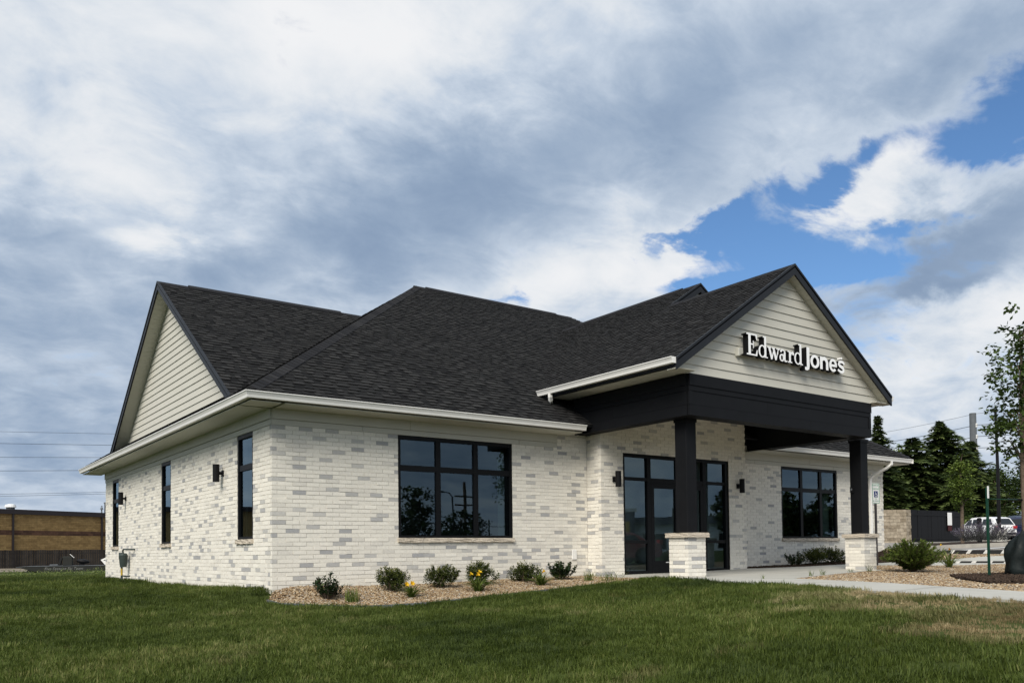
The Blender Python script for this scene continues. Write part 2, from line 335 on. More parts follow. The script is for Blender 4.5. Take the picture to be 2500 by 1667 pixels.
def sheet(name, poly, dz, m, step=.5, skirt=.12, parent=None):
    bm = bmesh.new(); f = bm.faces.new([bm.verts.new((x, y, 0)) for x, y in ccw(poly)])
    xs = [p[0] for p in poly]; ys = [p[1] for p in poly]
    for ax, lo, hi in ((0, min(xs), max(xs)), (1, min(ys), max(ys))):
        k = math.floor(lo/step)+1
        while k*step < hi:
            co = Vector((0,0,0)); co[ax] = k*step+.0007; no = Vector((0,0,0)); no[ax] = 1
            bmesh.ops.bisect_plane(bm, geom=bm.verts[:]+bm.edges[:]+bm.faces[:], plane_co=co, plane_no=no, dist=1e-5); k += 1
    P = np.array([(v.co.x, v.co.y) for v in bm.verts]); z = gz(P)
    for v, q in zip(bm.verts, z): v.co.z = q+dz
    if skirt:
        be = [e for e in bm.edges if e.is_boundary]
        r = bmesh.ops.extrude_edge_only(bm, edges=be)
        for v in [x for x in r['geom'] if isinstance(x, bmesh.types.BMVert)]: v.co.z -= skirt
    mb = MB(); mb.frombm(bm)
    return tag(mb.build(name, m, parent), kind='structure')

BED = [(.02,-.03),(-.2,-.3),(-.22,-1.0),(.05,-1.25),(.39,-1.4),(.9,-1.66),(1.38,-1.8),(1.9,-2.08),(2.32,-2.2),(3.57,-2.22),(4.57,-2.22),(5.65,-2.25),(6.45,-2.35),(7.05,-2.75),(7.2,-2.6),(7.2,-.42),(7.32,-.02)]
SLAB = [(7.15,-.42),(7.12,-2.55),(6.9,-2.9),(6.45,-3.1),(6.3,-3.4),(6.4,-4.07),(6.2,-4.45),(8.3,-4.85),(10.5,-4.1),(13.2,-3.22),(13.95,-3.2),(14.05,-2.5),(15.5,-2.2),(17.2,-2.36),(18.8,-1.67),(18.6,-1.2),(14.0,-1.0),(12.6,-.6),(12.35,-.40)]
WALK = [(6.2,-4.45),(5.85,-5.2),(5.58,-6.64),(4.92,-7.78),(4.55,-8.9),(4.17,-9.74),(4.05,-10.42),(3.9,-14.5),(5.3,-14.5),(5.45,-12),(5.83,-9.72),(6.97,-7.21),(7.9,-4.95),(8.3,-4.85)]
RBED = [(8.3,-4.85),(7.9,-4.95),(6.97,-7.21),(5.83,-9.72),(5.45,-12),(5.3,-14.5),(14,-14.5),(24,-8),(20,-4.42),(19.14,-3.77),(17.2,-2.36),(15.5,-2.2),(14.05,-2.5),(13.95,-3.2),(13.2,-3.22),(10.5,-4.1)]
WALK2 = [(17.2,-2.36),(19.14,-3.77),(20,-4.42),(24,-8),(26,-6.5),(23.35,-3.1),(22.3,-2.4),(18.8,-1.67)]
STRIP = [(18.8,-1.67),(22.3,-2.4),(23.0,-2.6),(22.6,-.2),(21.5,.5),(19.9,.6),(18.6,-1.2)]
LOT = [(19.9,.6),(21.5,.5),(22.6,-.2),(23.0,-2.6),(23.35,-3.1),(26,-6.5),(40,-16),(140,-20),(150,90),(30,70),(22,18),(20.6,15.5),(20.3,3)]
MULCH = [(12.3,-.02),(12.35,-.40),(12.6,-.6),(14.0,-1.0),(18.6,-1.2),(19.9,.6),(19.6,.3),(19.5,-.02)]
ISLE = [(28.2,3.4),(29.7,3.2),(33.2,1.9),(36,.6),(43.5,3),(40.5,7),(36,7.0),(31,5.2)]
TREEBED = [(10.3,-6.6),(9.1,-7.3),(7.6,-8.5),(8.5,-9.6),(10.8,-9.3),(12.2,-8.0),(11.8,-6.9)]
HOUSE = [(0,0),(19.55,0),(19.55,14.3),(0,14.3)]
gx = np.concatenate([-18-np.geomspace(1,1600,26)[::-1], np.arange(-18,26,.3), 26+np.geomspace(.5,1600,34)])
gy = np.concatenate([-20-np.geomspace(1,1600,26)[::-1], np.arange(-20,34,.3), 34+np.geomspace(.5,1600,34)])
GX, GY = np.meshgrid(gx, gy); P = np.stack([GX.ravel(), GY.ravel()], 1); Z = gz(P)
inside = np.zeros(len(P), bool)
for q in (BED, SLAB, WALK, RBED, WALK2, STRIP, LOT, MULCH, HOUSE): inside |= inpoly(P, q)
Z = Z-np.where(inside, .06, 0)
nx, ny = len(gx), len(gy); idx = np.arange(nx*ny).reshape(ny, nx)
F = np.stack([idx[:-1, :-1], idx[:-1, 1:], idx[1:, 1:], idx[1:, :-1]], -1).reshape(-1, 4)
me = bpy.data.meshes.new('lawn'); me.from_pydata(np.column_stack([P, Z]).tolist(), [], F.tolist()); me.materials.append(MT['lawnsoil'])
me.polygons.foreach_set('use_smooth', [True]*len(me.polygons)); tag(link('lawn', me), kind='structure')
sheet('gravel_bed', BED, -.015, MT['bed'], .4)
sheet('entry_slab', SLAB, .015, MT['concrete'], .5)
sheet('sidewalk', WALK, .012, MT['concrete'], .5)
sheet('gravel_bed', RBED, -.02, MT['bed'], .6)
sheet('sidewalk', WALK2, .012, MT['concrete'], .6)
sheet('gravel_bed', STRIP, -.01, MT['bed'], .6)
sheet('parking_lot', LOT, .0, MT['lot'], 3.0, .2)
sheet('mulch_bed', MULCH, .012, MT['mulch'], .5)
sheet('mulch_bed', ISLE, .10, MT['mulch'], .8, .3)
sheet('mulch_bed', TREEBED, .03, MT['mulch'], .4, .12)
DIRT = [(-60,33),(2,30),(20,24),(30,70),(30,110),(-60,110)]
sheet('dirt_yard', DIRT, .02, MT['dirt'], 3.0, .1)
kb = MB()
for i in range(len(ISLE)):
    (x0, y0), (x1, y1) = ISLE[i], ISLE[(i+1) % len(ISLE)]
    d = Vector((x1-x0, y1-y0, 0)).normalized(); n_ = Vector((d.y, -d.x, 0))*.16
    za, zb = g1(x0, y0), g1(x1, y1)
    kb.prism([(x0,y0,za-.1),(x1,y1,zb-.1),(x1+n_.x,y1+n_.y,zb-.1),(x0+n_.x,y0+n_.y,za-.1)], (0,0,0), (0,0,.24))
tag(kb.build('kerb', MT['kerb'], fix=True), kind='structure')
ln = MB()
for (a, b) in (((26.6,1.2),(31.5,1.0)),):
    za = g1(*a); ln.prism([(a[0],a[1],za+.008),(b[0],b[1],g1(*b)+.008),(b[0]+.02,b[1]+.22,g1(*b)+.008),(a[0]+.02,a[1]+.22,za+.008)], (0,0,0), (0,0,.004))
tag(ln.build('parking_line', MT['white'], fix=True), kind='structure')
JT = mat('dark joint', (.16,.15,.13), .95, .1)
for a, b in (((6.22,-4.5),(8.25,-4.9)),((5.62,-6.5),(7.22,-6.62)),((4.64,-8.75),(6.32,-8.5)),((10.2,-.48),(10.3,-4.1)),((7.3,-2.4),(12.9,-2.3))):
    jm = MB(); n = 8; d = Vector((b[0]-a[0], b[1]-a[1], 0)).normalized(); q = Vector((-d.y, d.x, 0))*.006; v = []
    for i in range(n+1): x, y = a[0]+(b[0]-a[0])*i/n, a[1]+(b[1]-a[1])*i/n; zj = g1(x, y)+.0195; v += [(x-q.x, y-q.y, zj), (x+q.x, y+q.y, zj)]
    jm.add(v, [(2*i, 2*i+2, 2*i+3, 2*i+1) for i in range(n)]); tag(jm.build('paving_joint', JT), kind='structure')

# ------------------------------------------------------------------ the office building
B = thing('office_building', 'single storey office of whitewashed brick with dark shingled hip roof and black columned porch', 'building')
ZT, ZS, SILL, GUT = 2.93, 3.214, .94, 3.366
def child(name, parent=None): 
    o = bpy.data.objects.new(name, None); col.objects.link(o); o.parent = parent or B; o.empty_display_size = .1; return o
def part(mb, name, m, parent=None, **k): return mb.build(name, m, parent or B, **k)
XU, YU = Vector((1,0,0)), Vector((0,1,0))
camxy = CAM
bricklist = []
def lay(wall, O, U, Nn, L, zlo, ztop, openings=(), par=0, corner=(0,0), depth=.03, mod=.254, crs=.0762):
    """running bond of brick rectangles between zlo and ztop on the wall plane through O; openings cut them"""
    k = 0; z = ztop; below = []
    while z > zlo:
        now = []; last = False
        z1, z0 = z-.004, z-crs+.005
        odd = (k+par) % 2
        a = (.10 if (corner[0] and odd) else 0.0); bnd = L-(.10 if (corner[1] and odd) else 0)
        xs = [a]; x = a+(mod/2 if odd and not corner[0] else mod) + rnd.uniform(-.02,.02)*(0 if k else 1)
        if corner[0] and odd: x = mod*1.5
        while x < bnd-.06: xs.append(x); x += mod
        xs.append(bnd)
        for i in range(len(xs)-1):
            x0, x1 = xs[i]+(.0045 if i or not corner[0] else 0), xs[i+1]-(.0045 if i < len(xs)-2 or not corner[1] else 0)
            rects = [(x0, x1, z0, z1)]
            for (p, q, s, t) in openings:
                nr = []
                for r in rects:
                    if r[1] <= p or r[0] >= q or r[3] <= s or r[2] >= t: nr.append(r); continue
                    if r[0] < p: nr.append((r[0], p, r[2], r[3]))
                    if r[1] > q: nr.append((q, r[1], r[2], r[3]))
                    if r[2] < s: nr.append((max(r[0], p), min(r[1], q), r[2], s))
                    if r[3] > t: nr.append((max(r[0], p), min(r[1], q), t, r[3]))
                rects = nr
            grey = rnd.random() < .165
            if grey and ((last and rnd.random() < .8) or (any(p < x1 and q > x0 for p, q in below) and rnd.random() < .75)): grey = False
            last = grey
            if grey: now.append((x0, x1))
            tone = rnd.uniform(.66, 1.0) if grey else rnd.random()**1.5*.55
            for r in rects:
                if r[1]-r[0] < .012 or r[3]-r[2] < .012: continue
                full = abs((r[1]-r[0])-(mod-.009)) < .012 and abs(r[3]-r[2]-(crs-.009)) < .003
                dd = .09 if (i == 0 and corner[0]) or (i == len(xs)-2 and corner[1]) else depth
                c = O+U*((r[0]+r[1])/2)+Vector((0,0,(r[2]+r[3])/2))
                v = camxy-c; d = v.length
                sco = (r[1]-r[0])*(r[3]-r[2])*max(0, Nn.dot(v)/d)/d**2
                bricklist.append(dict(w=wall, O=O, U=U, N=Nn, r=r, tone=tone, full=full, d=dd, s=sco, c=c))
        below = now; z -= crs; k += 1
def core(name, O, U, Nn, L, z0, z1, openings, thick=.2, rec=.0065, inset=.008):
    """mortar faced wall body with the openings left out"""
    mb = MB(); xs = sorted({inset, L-inset, *[o[0] for o in openings], *[o[1] for o in openings]}); zs = sorted({z0, z1, *[o[2] for o in openings], *[o[3] for o in openings]})
    for i in range(len(xs)-1):
        for j in range(len(zs)-1):
            mx_, mz = (xs[i]+xs[i+1])/2, (zs[j]+zs[j+1])/2
            if any(o[0] < mx_ < o[1] and o[2] < mz < o[3] for o in openings): continue
            p = [O+U*xs[i]+Vector((0,0,zs[j])), O+U*xs[i+1]+Vector((0,0,zs[j])), O+U*xs[i+1]+Vector((0,0,zs[j+1])), O+U*xs[i]+Vector((0,0,zs[j+1]))]
            mb.prism(p, -Nn*rec, -Nn*thick)
    return part(mb, name, MT['mortar'], fix=True)
W1 = (2.496, 5.221); W2 = (14.413, 17.068); SW = [(.959,1.839),(6.652,7.533),(12.422,13.277)]
DOOR = (7.985, 11.634, .118, 2.867)
opF = [(W1[0],W1[1],SILL,ZT+.001),(W2[0],W2[1],SILL,ZT+.001)]
opS = [(14.3-b,14.3-a,SILL,ZT+.001) for a, b in SW]
opE = [(DOOR[0]-7.31, DOOR[1]-7.31, -.4, DOOR[3])]
FN, SN = Vector((0,-1,0)), Vector((-1,0,0))
wf = core('wall', Vector((0,0,0)), XU, FN, 19.55, -.4, 3.4, opF)
wsd = core('wall', Vector((0,14.3,0)), -YU, SN, 14.1, -.4, 3.4, opS)
wen = core('wall', Vector((7.31,-.472,0)), XU, FN, 4.985, -.2, 4.0, opE)
wre = core('wall', Vector((7.31,0,0)), -YU, SN, .27, -.2, 3.5, [])
mb = MB(); mb.box(12.1,12.288,-.27,0,-.2,4.0); part(mb, 'wall', MT['mortar']); mb = MB(); mb.box(19.35,19.543,.2,14.09,-.4,3.4); part(mb, 'wall', MT['mortar']); mb = MB(); mb.box(.2,19.543,14.1,14.3,-.4,3.4); part(mb, 'wall', MT['mortar'])
lay(wf, Vector((0,0,0)), XU, FN, 7.31, -.3, ZT, [opF[0]], 0, (1,0))
lay(wf, Vector((12.295,0,0)), XU, FN, 7.255, -.2, ZT, [(W2[0]-12.295,W2[1]-12.295,SILL,ZT+.001)], 0, (0,1))
lay(wf, Vector((6.45,0,0)), XU, FN, .86, ZT, 3.20, [], 0, (0,0))
lay(wsd, Vector((0,14.3,0)), -YU, SN, 14.3, -.3, ZT, opS, 1, (0,1))
lay(wen, Vector((7.31,-.472,0)), XU, FN, 4.985, .0, 3.92, opE, 0, (1,1))
lay(wre, Vector((7.31,0,0)), -YU, SN, .472, .0, 3.30, [], 1, (0,1))

# windows -----------------------------------------------------------
def window(O, U, Nn, a, b, z0, z1, cols, tz, blocks):
    w_ = child('window'); fr = MB(); In = -Nn
    def bar(p, q, s, t, d0=.008, d1=.115):
        c = [O+U*p+Vector((0,0,s)), O+U*q+Vector((0,0,s)), O+U*q+Vector((0,0,t)), O+U*p+Vector((0,0,t))]; return c, In*d0, In*d1
    fr.prism(*bar(a, a+.06, z0, z1)); fr.prism(*bar(b-.06, b, z0, z1)); fr.prism(*bar(a+.06, b-.06, z1-.075, z1)); fr.prism(*bar(a+.06, b-.06, z0, z0+.055))
    fr.build('frame', MT['frame'], w_, fix=True)
    xs = [a+.06]+[x for c in cols for x in (c-.054, c+.054)]+[b-.06]
    mu = MB()
    for c in cols: mu.prism(*bar(c-.054, c+.054, z0+.055, z1-.075, .018, .11))
    for i in range(0, len(xs), 2): mu.prism(*bar(xs[i], xs[i+1], tz-.055, tz+.055, .021, .108))
    mu.build('mullion', MT['frame'], w_, fix=True)
    for i in range(0, len(xs), 2):
        for s, t in ((z0+.055, tz-.055), (tz+.055, z1-.075)):
            g = MB(); j = rnd.uniform(-.0015,.0015)
            c = [O+U*xs[i]+Vector((0,0,s)), O+U*xs[i+1]+Vector((0,0,s)), O+U*xs[i+1]+Vector((0,0,t)), O+U*xs[i]+Vector((0,0,t))]
            g.add([c[0]+In*(.075+j), c[1]+In*(.075-j), c[2]+In*(.075-j*.5), c[3]+In*(.075+j*.5)] if False else [q+In*.05 for q in c], [(0,1,2,3)]); g.build('pane', MT['glass'], w_)
    n = blocks; L = (b-a+.05)/n
    for i in range(n):
        s = MB(); p, q = a-.025+i*L+.003, a-.025+(i+1)*L-.003
        bm = bmesh.new(); bmesh.ops.create_cube(bm, size=1); bmesh.ops.subdivide_edges(bm, edges=bm.edges[:], cuts=3, use_grid_fill=True)
        for v in bm.verts:
            x, y, z = v.co; front = y < -.3
            v.co = O+U*((p+q)/2+x*(q-p))+Nn*(-.02-y*.13+(rnd.uniform(-.012,.010) if front else 0))+Vector((0,0,z0-.0425+z*.085+(.010*(-y) if z < 0 else -.012*(-y-.5))+ (rnd.uniform(-.006,.004) if front else 0)))
        s.frombm(bm); s.build('sill_stone', MT['stone'], w_, fix=True)
    return w_
O0 = Vector((0,0,0))
window(O0, XU, FN, *W1, SILL, ZT, [3.41,4.308], 2.30, 5)
window(O0, XU, FN, *W2, SILL, ZT, [15.36,16.28], 2.30, 5)
for a, b in SW: window(Vector((0,0,0)), -YU, SN, -b, -a, SILL, ZT, [], 2.30, 2)
# storefront entrance -------------------------------------------------
ds = child('storefront'); y0, y1 = -.445, -.345; fr = MB()
def fb(mb, a, b, s, t, i=0): mb.box(a, b, y0+i*.006, y1-i*.006, s, t)
fb(fr, 7.985, 8.06, .118, 2.867); fb(fr, 11.525, 11.634, .118, 2.867); fb(fr, 8.06, 11.525, 2.79, 2.867)
for a, b in ((8.78,8.90),(10.70,10.82)): fb(fr, a, b, .118, 2.79, 1)
for a, b in ((8.06,8.78),(10.82,11.525)):
    fb(fr, a, b, 2.255, 2.33, 2); fb(fr, a, b, .81, .885, 2); fb(fr, a, b, .118, .185, 2)
fb(fr, 8.90, 10.70, 2.22, 2.33, 2); fb(fr, 9.765, 9.835, 2.33, 2.79, 2)
fr.build('frame', MT['frame'], ds)
def pane(a, b, s, t, par, y=-.395):
    g = MB(); g.add([(a,y,s),(b,y,s),(b,y,t),(a,y,t)], [(0,1,2,3)]); g.build('pane', MT['glass'], par)
for a, b in ((8.06,8.78),(10.82,11.525)):
    for s, t in ((.185,.81),(.885,2.255),(2.33,2.79)): pane(a, b, s, t, ds)
pane(8.90, 9.765, 2.33, 2.79, ds); pane(9.835, 10.70, 2.33, 2.79, ds)
for k, (a, b) in enumerate(((8.905,9.797),(9.803,10.695))):
    d = MB(); st_ = .095
    d.box(a, a+st_, -.44, -.385, .13, 2.215); d.box(b-st_, b, -.44, -.385, .13, 2.215); d.box(a+st_, b-st_, -.438, -.387, 2.10, 2.215); d.box(a+st_, b-st_, -.438, -.387, .13, .40)
    do = d.build('door', MT['frame'], B); pane(a+st_, b-st_, .40, 2.10, do, -.41)
    h = MB(); hx = b-.05 if k == 0 else a+.05
    h.tube([(hx,-.44,.85),(hx,-.50,.85),(hx,-.50,1.65),(hx,-.44,1.65)], .014, 8); h.build('door_handle', MT['frame'], do)
mb = MB(); mb.box(9.36, 9.46, -.443, -.4385, .355, .375); part(mb, 'door_label', MT['white'])

# rooms behind the glass ------------------------------------------------
mb = MB(); mb.box(.25,19.3,.25,14.05,.02,.10); mb.box(7.55,12.05,-.26,.25,.02,.10); part(mb, 'interior_floor', MT['carpet'])
mb = MB(); mb.box(.25,19.3,.25,14.05,2.98,3.05); mb.box(7.55,12.05,-.26,.25,2.98,3.05); part(mb, 'interior_ceiling', MT['room'])
for a in ((5.9,6.0,.21,6.0),(.25,19.3,5.0,5.1),(13.2,13.3,.21,5.0),(.25,5.9,9.6,9.7)):
    mb = MB(); mb.box(*a, .10, 2.98); part(mb, 'interior_wall', MT['room'])
def curtain(x0, x1, y0_, y1_, z0, z1):
    mb = MB(); n = 14; P_ = []
    for i in range(n+1):
        t = i/n; o = .025*math.sin(i*2.1)
        P_.append((x0+(x1-x0)*t+(o if x1 == x0 else 0), y0_+(y1_-y0_)*t+(o if y1_ == y0_ else 0)))
    vs = [(x,y,z) for x, y in P_ for z in (z0, z1)]
    mb.add(vs, [(2*i, 2*i+2, 2*i+3, 2*i+1) for i in range(n)]); part(mb, 'curtain', MT['curtain'], smooth=True)
curtain(5.02, 5.19, .26, .26, .80, 2.62); curtain(16.6, 16.98, .26, .26, .80, 2.4); curtain(.27, .27, 1.30, 1.52, .8, 2.5); curtain(.27, .27, 7.0, 7.12, .8, 2.5)
mb = MB(); mb.box(4.35,4.75,1.2,1.7,.10,1.35); mb.box(2.7,4.35,1.3,2.0,.80,.84); part(mb, 'reception_desk', MT['carpet'])

# friezes, soffits, gutters ---------------------------------------------
def boards(O, U, Nn, L, z0, z1, proud, cuts, name='frieze_board', m='frieze'):
    xs = [0]+list(cuts)+[L]
    for i in range(len(xs)-1):
        mb = MB(); p = O+U*(xs[i]+.004); q = O+U*(xs[i+1]-.004)
        mb.prism([p+Vector((0,0,z0)), q+Vector((0,0,z0)), q+Vector((0,0,z1)), p+Vector((0,0,z1))], Nn*proud, Nn*-.004); part(mb, name, MT[m], fix=True)
boards(O0, XU, FN, 6.44, ZT+.002, 3.027, .014, [1.75, 5.4]); boards(O0, XU, FN, 6.44, 3.035, ZS, .036, [2.75])
boards(Vector((12.3,0,0)), XU, FN, 7.25, ZT+.002, 3.027, .014, [.95, 4.6]); boards(Vector((12.3,0,0)), XU, FN, 7.25, 3.035, ZS, .036, [3.4])
boards(Vector((0,14.3,0)), -YU, SN, 14.3, ZT+.002, 3.027, .014, [3.6, 7.3, 11]); boards(Vector((0,14.3,0)), -YU, SN, 14.3, 3.035, ZS, .036, [1.8, 5.5, 9.2, 12.9])
OV = .56
sof = child('soffit')
def soffit(O, U, Wd, L, width, step=.305):
    """vinyl panels across the eave, three shallow slats each"""
    n = int(round(L/step))
    for i in range(n):
        mb = MB(); a, b = i*L/n, (i+1)*L/n
        for k in range(3):
            p, q = a+(b-a)*k/3+.0015, a+(b-a)*(k+1)/3-.004
            c = [O+U*p, O+U*q, O+U*q+Wd*width, O+U*p+Wd*width]; mb.prism(c, (0,0,0), (0,0,.012))
        mb.prism([O+U*a, O+U*b, O+U*b+Wd*width, O+U*a+Wd*width], (0,0,.014), (0,0,.018))
        mb.build('soffit_panel', MT['soffit'], sof, fix=True)
soffit(Vector((.03,-.03,ZS)), XU, FN, 6.68, OV-.03); soffit(Vector((12.9,-.03,ZS)), XU, FN, 7.2, OV-.03)
soffit(Vector((-.03,14.85,ZS)), -YU, SN, 14.82, OV-.03)
mb = MB()
mb.prism([(-.03,-.03,ZS),(-OV,-OV,ZS),(-.03,-OV,ZS)], (0,0,0), (0,0,.015)); mb.prism([(-.03,-.03,ZS),(-OV,-.03,ZS),(-OV,-OV,ZS)], (0,0,.003), (0,0,.015))
mb.build('soffit_panel', MT['soffit'], sof, fix=True)
GP = [(0,-.115),(.092,-.115),(.098,-.088),(.100,-.072),(.118,-.030),(.132,-.014),(.132,0),(.112,0),(.112,-.010),(.094,-.07),(.090,-.106),(.006,-.106),(.006,0),(0,0)]
def gutter(path, off, zt, name='gutter', closed=True, slope=0):
    """K-style trough swept along an eave path (list of xy, wall side on the left)"""
    mb = MB(); n = len(path); rings = []
    for i in range(n):
        p = Vector(path[i]).to_2d() if len(path[i]) == 3 else Vector(path[i])
        dirs = []
        if i > 0: dirs.append((Vector(path[i])-Vector(path[i-1])).normalized())
        if i < n-1: dirs.append((Vector(path[i+1])-Vector(path[i])).normalized())
        nn = [Vector((d.y, -d.x)) for d in dirs]; m_ = sum(nn, Vector((0,0))); m_ = m_/m_.length; k = 1/max(.2, m_.dot(nn[0]))
        rings.append([(p.x+m_.x*k*(off+a), p.y+m_.y*k*(off+a), zt+b) for a, b in GP])
    q = len(GP); vs = [v for r in rings for v in r]; fs = []
    for i in range(n-1):
        for k in range(q): fs.append((i*q+k, i*q+(k+1) % q, (i+1)*q+(k+1) % q, (i+1)*q+k))
    mb.add(vs, fs)
    for r in (rings[0], rings[-1]):
        mb.add([r[j] for j in (0,1,2,3,4,5,6,13)], [(0,1,2,3,4,5,6,7)])
    return part(mb, name, MT['gutter'], fix=True)
gutter([(0,14.85),(0,0),(6.745,0)], OV-.005, GUT)
gutter([(13.3,0),(20.1,0)], OV-.005, GUT)
mb = MB(); mb.box(20.1,20.11,-.69,.2,3.24,3.36); part(mb, 'gutter', MT['gutter'])

# roof -------------------------------------------------------------------
SL = 2/3
shing = []
def plane(E, u, h, slope, polys, deck=True, shingles=True, seed=0, expo=.143):
    E = Vector(E); u = Vector((*u, 0)); h = Vector((*h, 0)); q = math.sqrt(1+slope*slope)
    v = (h+Vector((0,0,slope)))/q; nrm = u.cross(v); nrm = nrm if nrm.z > 0 else -nrm
    sgn = 1 if u.cross(v).z > 0 else -1
    P2 = []
    for pl in polys:
        P2.append(ccw([((Vector((x,y,0))-Vector((E.x,E.y,0))).dot(u), (Vector((x,y,0))-Vector((E.x,E.y,0))).dot(h)*q) for x, y in pl]))
    if deck:
        mb = MB()
        for pl in P2: mb.prism([E+u*a+v*b for a, b in pl], nrm*-.002, nrm*-.05)
        part(mb, 'roof_deck', MT['rake'], fix=True)
    if not shingles: return
    r = random.Random(seed)
    amin = min(a for pl in P2 for a, b in pl); amax = max(a for pl in P2 for a, b in pl); bmin = min(b for pl in P2 for a, b in pl); bmax = max(b for pl in P2 for a, b in pl)
    k = 0; b = bmin
    while b < bmax:
        a = amin-r.uniform(0,.5); thick = r.random() < .5
        while a < amax:
            wd = r.uniform(.11,.25) if thick else r.uniform(.09,.20)
            tone = min(1, max(0, (r.gauss(.66,.15) if thick else r.gauss(.26,.13)))); t = .019 if thick else .008
            rect = [(a,b),(a+wd,b),(a+wd,b+expo+.02),(a,b+expo+.02)]
            for pl in P2:
                c = clip(rect, pl)
                if len(c) >= 3 and area(c) > .0006:
                    H = lambda y: .002+t*(1-(y-b)/(expo+.02))
                    vs = [E+u*x+v*y+nrm*H(y) for x, y in c]; lo = [E+u*x+v*y for x, y in c]
                    cen = sum(vs, Vector())/len(vs); dv = CAM-cen; d = dv.length
                    shing.append((area(c)*max(0, nrm.dot(dv)/d)/d**2, vs, lo, tone, abs(area(c)-wd*(expo+.02)) < 1e-6, cen))
            a += wd; thick = not thick if r.random() < .82 else thick
        b += expo; k += 1
e_ = .62
ZE = GUT+SL*(-e_+.651)
RY, RX0, RX1, BK = 6.883, 6.883, 12.64, 14.92
plane((0,-e_,ZE), (1,0), (0,1), SL, [[(-e_,-e_),(6.99,-e_),(6.99,RY),(RX0,RY)], [(6.99,-.4),(13.26,-.4),(13.26,RY-.62),(RX1,RY),(6.99,RY)], [(13.26,-e_),(20.14,-e_),(13.26,RY-.62)]], seed=1)
plane((-e_,0,ZE), (0,1), (1,0), SL, [[(-e_,-e_),(-e_,BK),(RX0,RY)]], seed=2)
plane((20.14,0,ZE), (0,1), (-1,0), SL, [[(20.14,-e_),(20.14,BK),(RX1,RY)]], seed=3)
plane((0,BK,ZE), (1,0), (0,-1), (8.389-ZE)/(BK-RY), [[(-e_,BK),(20.14,BK),(RX1,RY),(RX0,RY)]], shingles=False)
GY_, GZ_, GXo = 6.46, 7.105, -.36       # side gable ridge
ge = GY_-(GZ_-3.40)/SL
plane((0,ge,3.40), (1,0), (0,1), SL, [[(GXo,ge+.05),(GXo+.10,ge+.05),(5.0,GY_),(GXo,GY_)]], seed=4)
plane((0,2*GY_-ge,3.40), (1,0), (0,-1), SL, [[(GXo,2*GY_-ge-.05),(GXo+.10,2*GY_-ge-.05),(5.0,GY_),(GXo,GY_)]], shingles=False, seed=5)
PX, PZ, PXL, PXR, PYF = 10.12, 6.694, 6.42, 13.82, -3.589     # porch gable
PE = PZ-SL*(PX-PXL); RRX, RRZ, RRY = 11.19, PZ+SL*(11.19-PX), -.06
plane((PXL,0,PE), (0,1), (1,0), SL, [[(PXL,PYF),(PX,PYF),(PX,RRY),(PXL,RRY)], [(PXL,RRY),(RRX,RRY),(RRX,5.42),(PXL,.64)]], seed=6)
plane((PXR,0,PE), (0,1), (-1,0), SL, [[(PXR,PYF),(PX,PYF),(PX,.6),(PXR,.6)]], shingles=False)
plane((16.6,0,RRZ-SL*(16.6-RRX)), (0,1), (-1,0), SL, [[(16.6,RRY),(RRX,RRY),(RRX,5.42),(16.6,.1)]], shingles=False)
shing.sort(key=lambda s: -s[0] if s[4] else -s[0])
single = [s for s in shing if s[4]][:290]; ids = {id(s) for s in single}
roof = MB()
for s in shing:
    if id(s) in ids: continue
    n = len(s[1]); roof.add(s[1], [tuple(range(n))], s[3]); roof.add(s[1]+s[2], [(i, i+n, (i+1) % n+n, (i+1) % n) for i in range(n)], 0.0)
ro = part(roof, 'roof_shingles', MT['shingle'], fix=False); tag(ro, kind='stuff')
for s in single:
    mb = MB(); n = len(s[1]); c = s[5]
    mb.add([p-c for p in s[1]], [tuple(range(n))], s[3]); mb.add([p-c for p in s[1]]+[p-c for p in s[2]], [(i, i+n, (i+1) % n+n, (i+1) % n) for i in range(n)], 0.0); mb.build('shingle', MT['shingle'], ro, c)
def caps(A, Bp, s1, s2, wd=.17, step=.145, name='ridge_cap'):
    A, Bp = Vector(A), Vector(Bp); d = (Bp-A); L = d.length; d.normalize(); s1 = Vector(s1).normalized()*wd; s2 = Vector(s2).normalized()*wd
    upv = Vector((0,0,1)); n = int(L/step)
    for i in range(n):
        mb = MB(); p = A+d*(i*L/n); q = A+d*((i+1)*L/n+.03); j = rnd.uniform(-.006,.006)
        a, b = upv*.045, upv*.022
        vs = [p+s1*(1+j)+a*.7, p+a, p+s2*(1+j)+a*.7, q+s1*(1+j)+b*.7, q+b, q+s2*(1+j)+b*.7, p+s1, p, p+s2, q+s1, q+s2]
        vs = [x-p for x in vs]
        mb.add(vs, [(0,1,4,3),(1,2,5,4),(0,6,7,1),(1,7,8,2),(0,3,9,6),(2,8,10,5)], rnd.random()); mb.build(name, MT['cap'], B, p)
dn1 = Vector((1,-1,-SL)); 
hv = Vector((1,1,SL)).normalized()
def perp(down, line): 
    d = Vector(down); l = Vector(line).normalized(); return (d-l*d.dot(l))
caps((-e_+.05,-e_+.05,ZE+.035), (RX0,RY,8.389), perp((0,-1,-SL), hv), perp((-1,0,-SL), hv))
caps((20.14-.05,-e_+.05,ZE+.035), (RX1,RY,8.389), perp((0,-1,-SL), (-1,1,SL)), perp((1,0,-SL), (-1,1,SL)))
def vent(A, Bp, side, rise=.05, name='ridge_vent'):
    """raised vent strip folded over a ridge"""
    A, Bp, side = Vector(A), Vector(Bp), Vector(side); dn = Vector((0,0,-SL)); mb = MB(); w_ = .16
    for s in (1,-1):
        o = side*s*w_+dn*w_
        mb.prism([A+Vector((0,0,rise)), Bp+Vector((0,0,rise)), Bp+o+Vector((0,0,rise)), A+o+Vector((0,0,rise))], (0,0,0), (0,0,-.045), .3)
    part(mb, name, MT['cap'], fix=True)
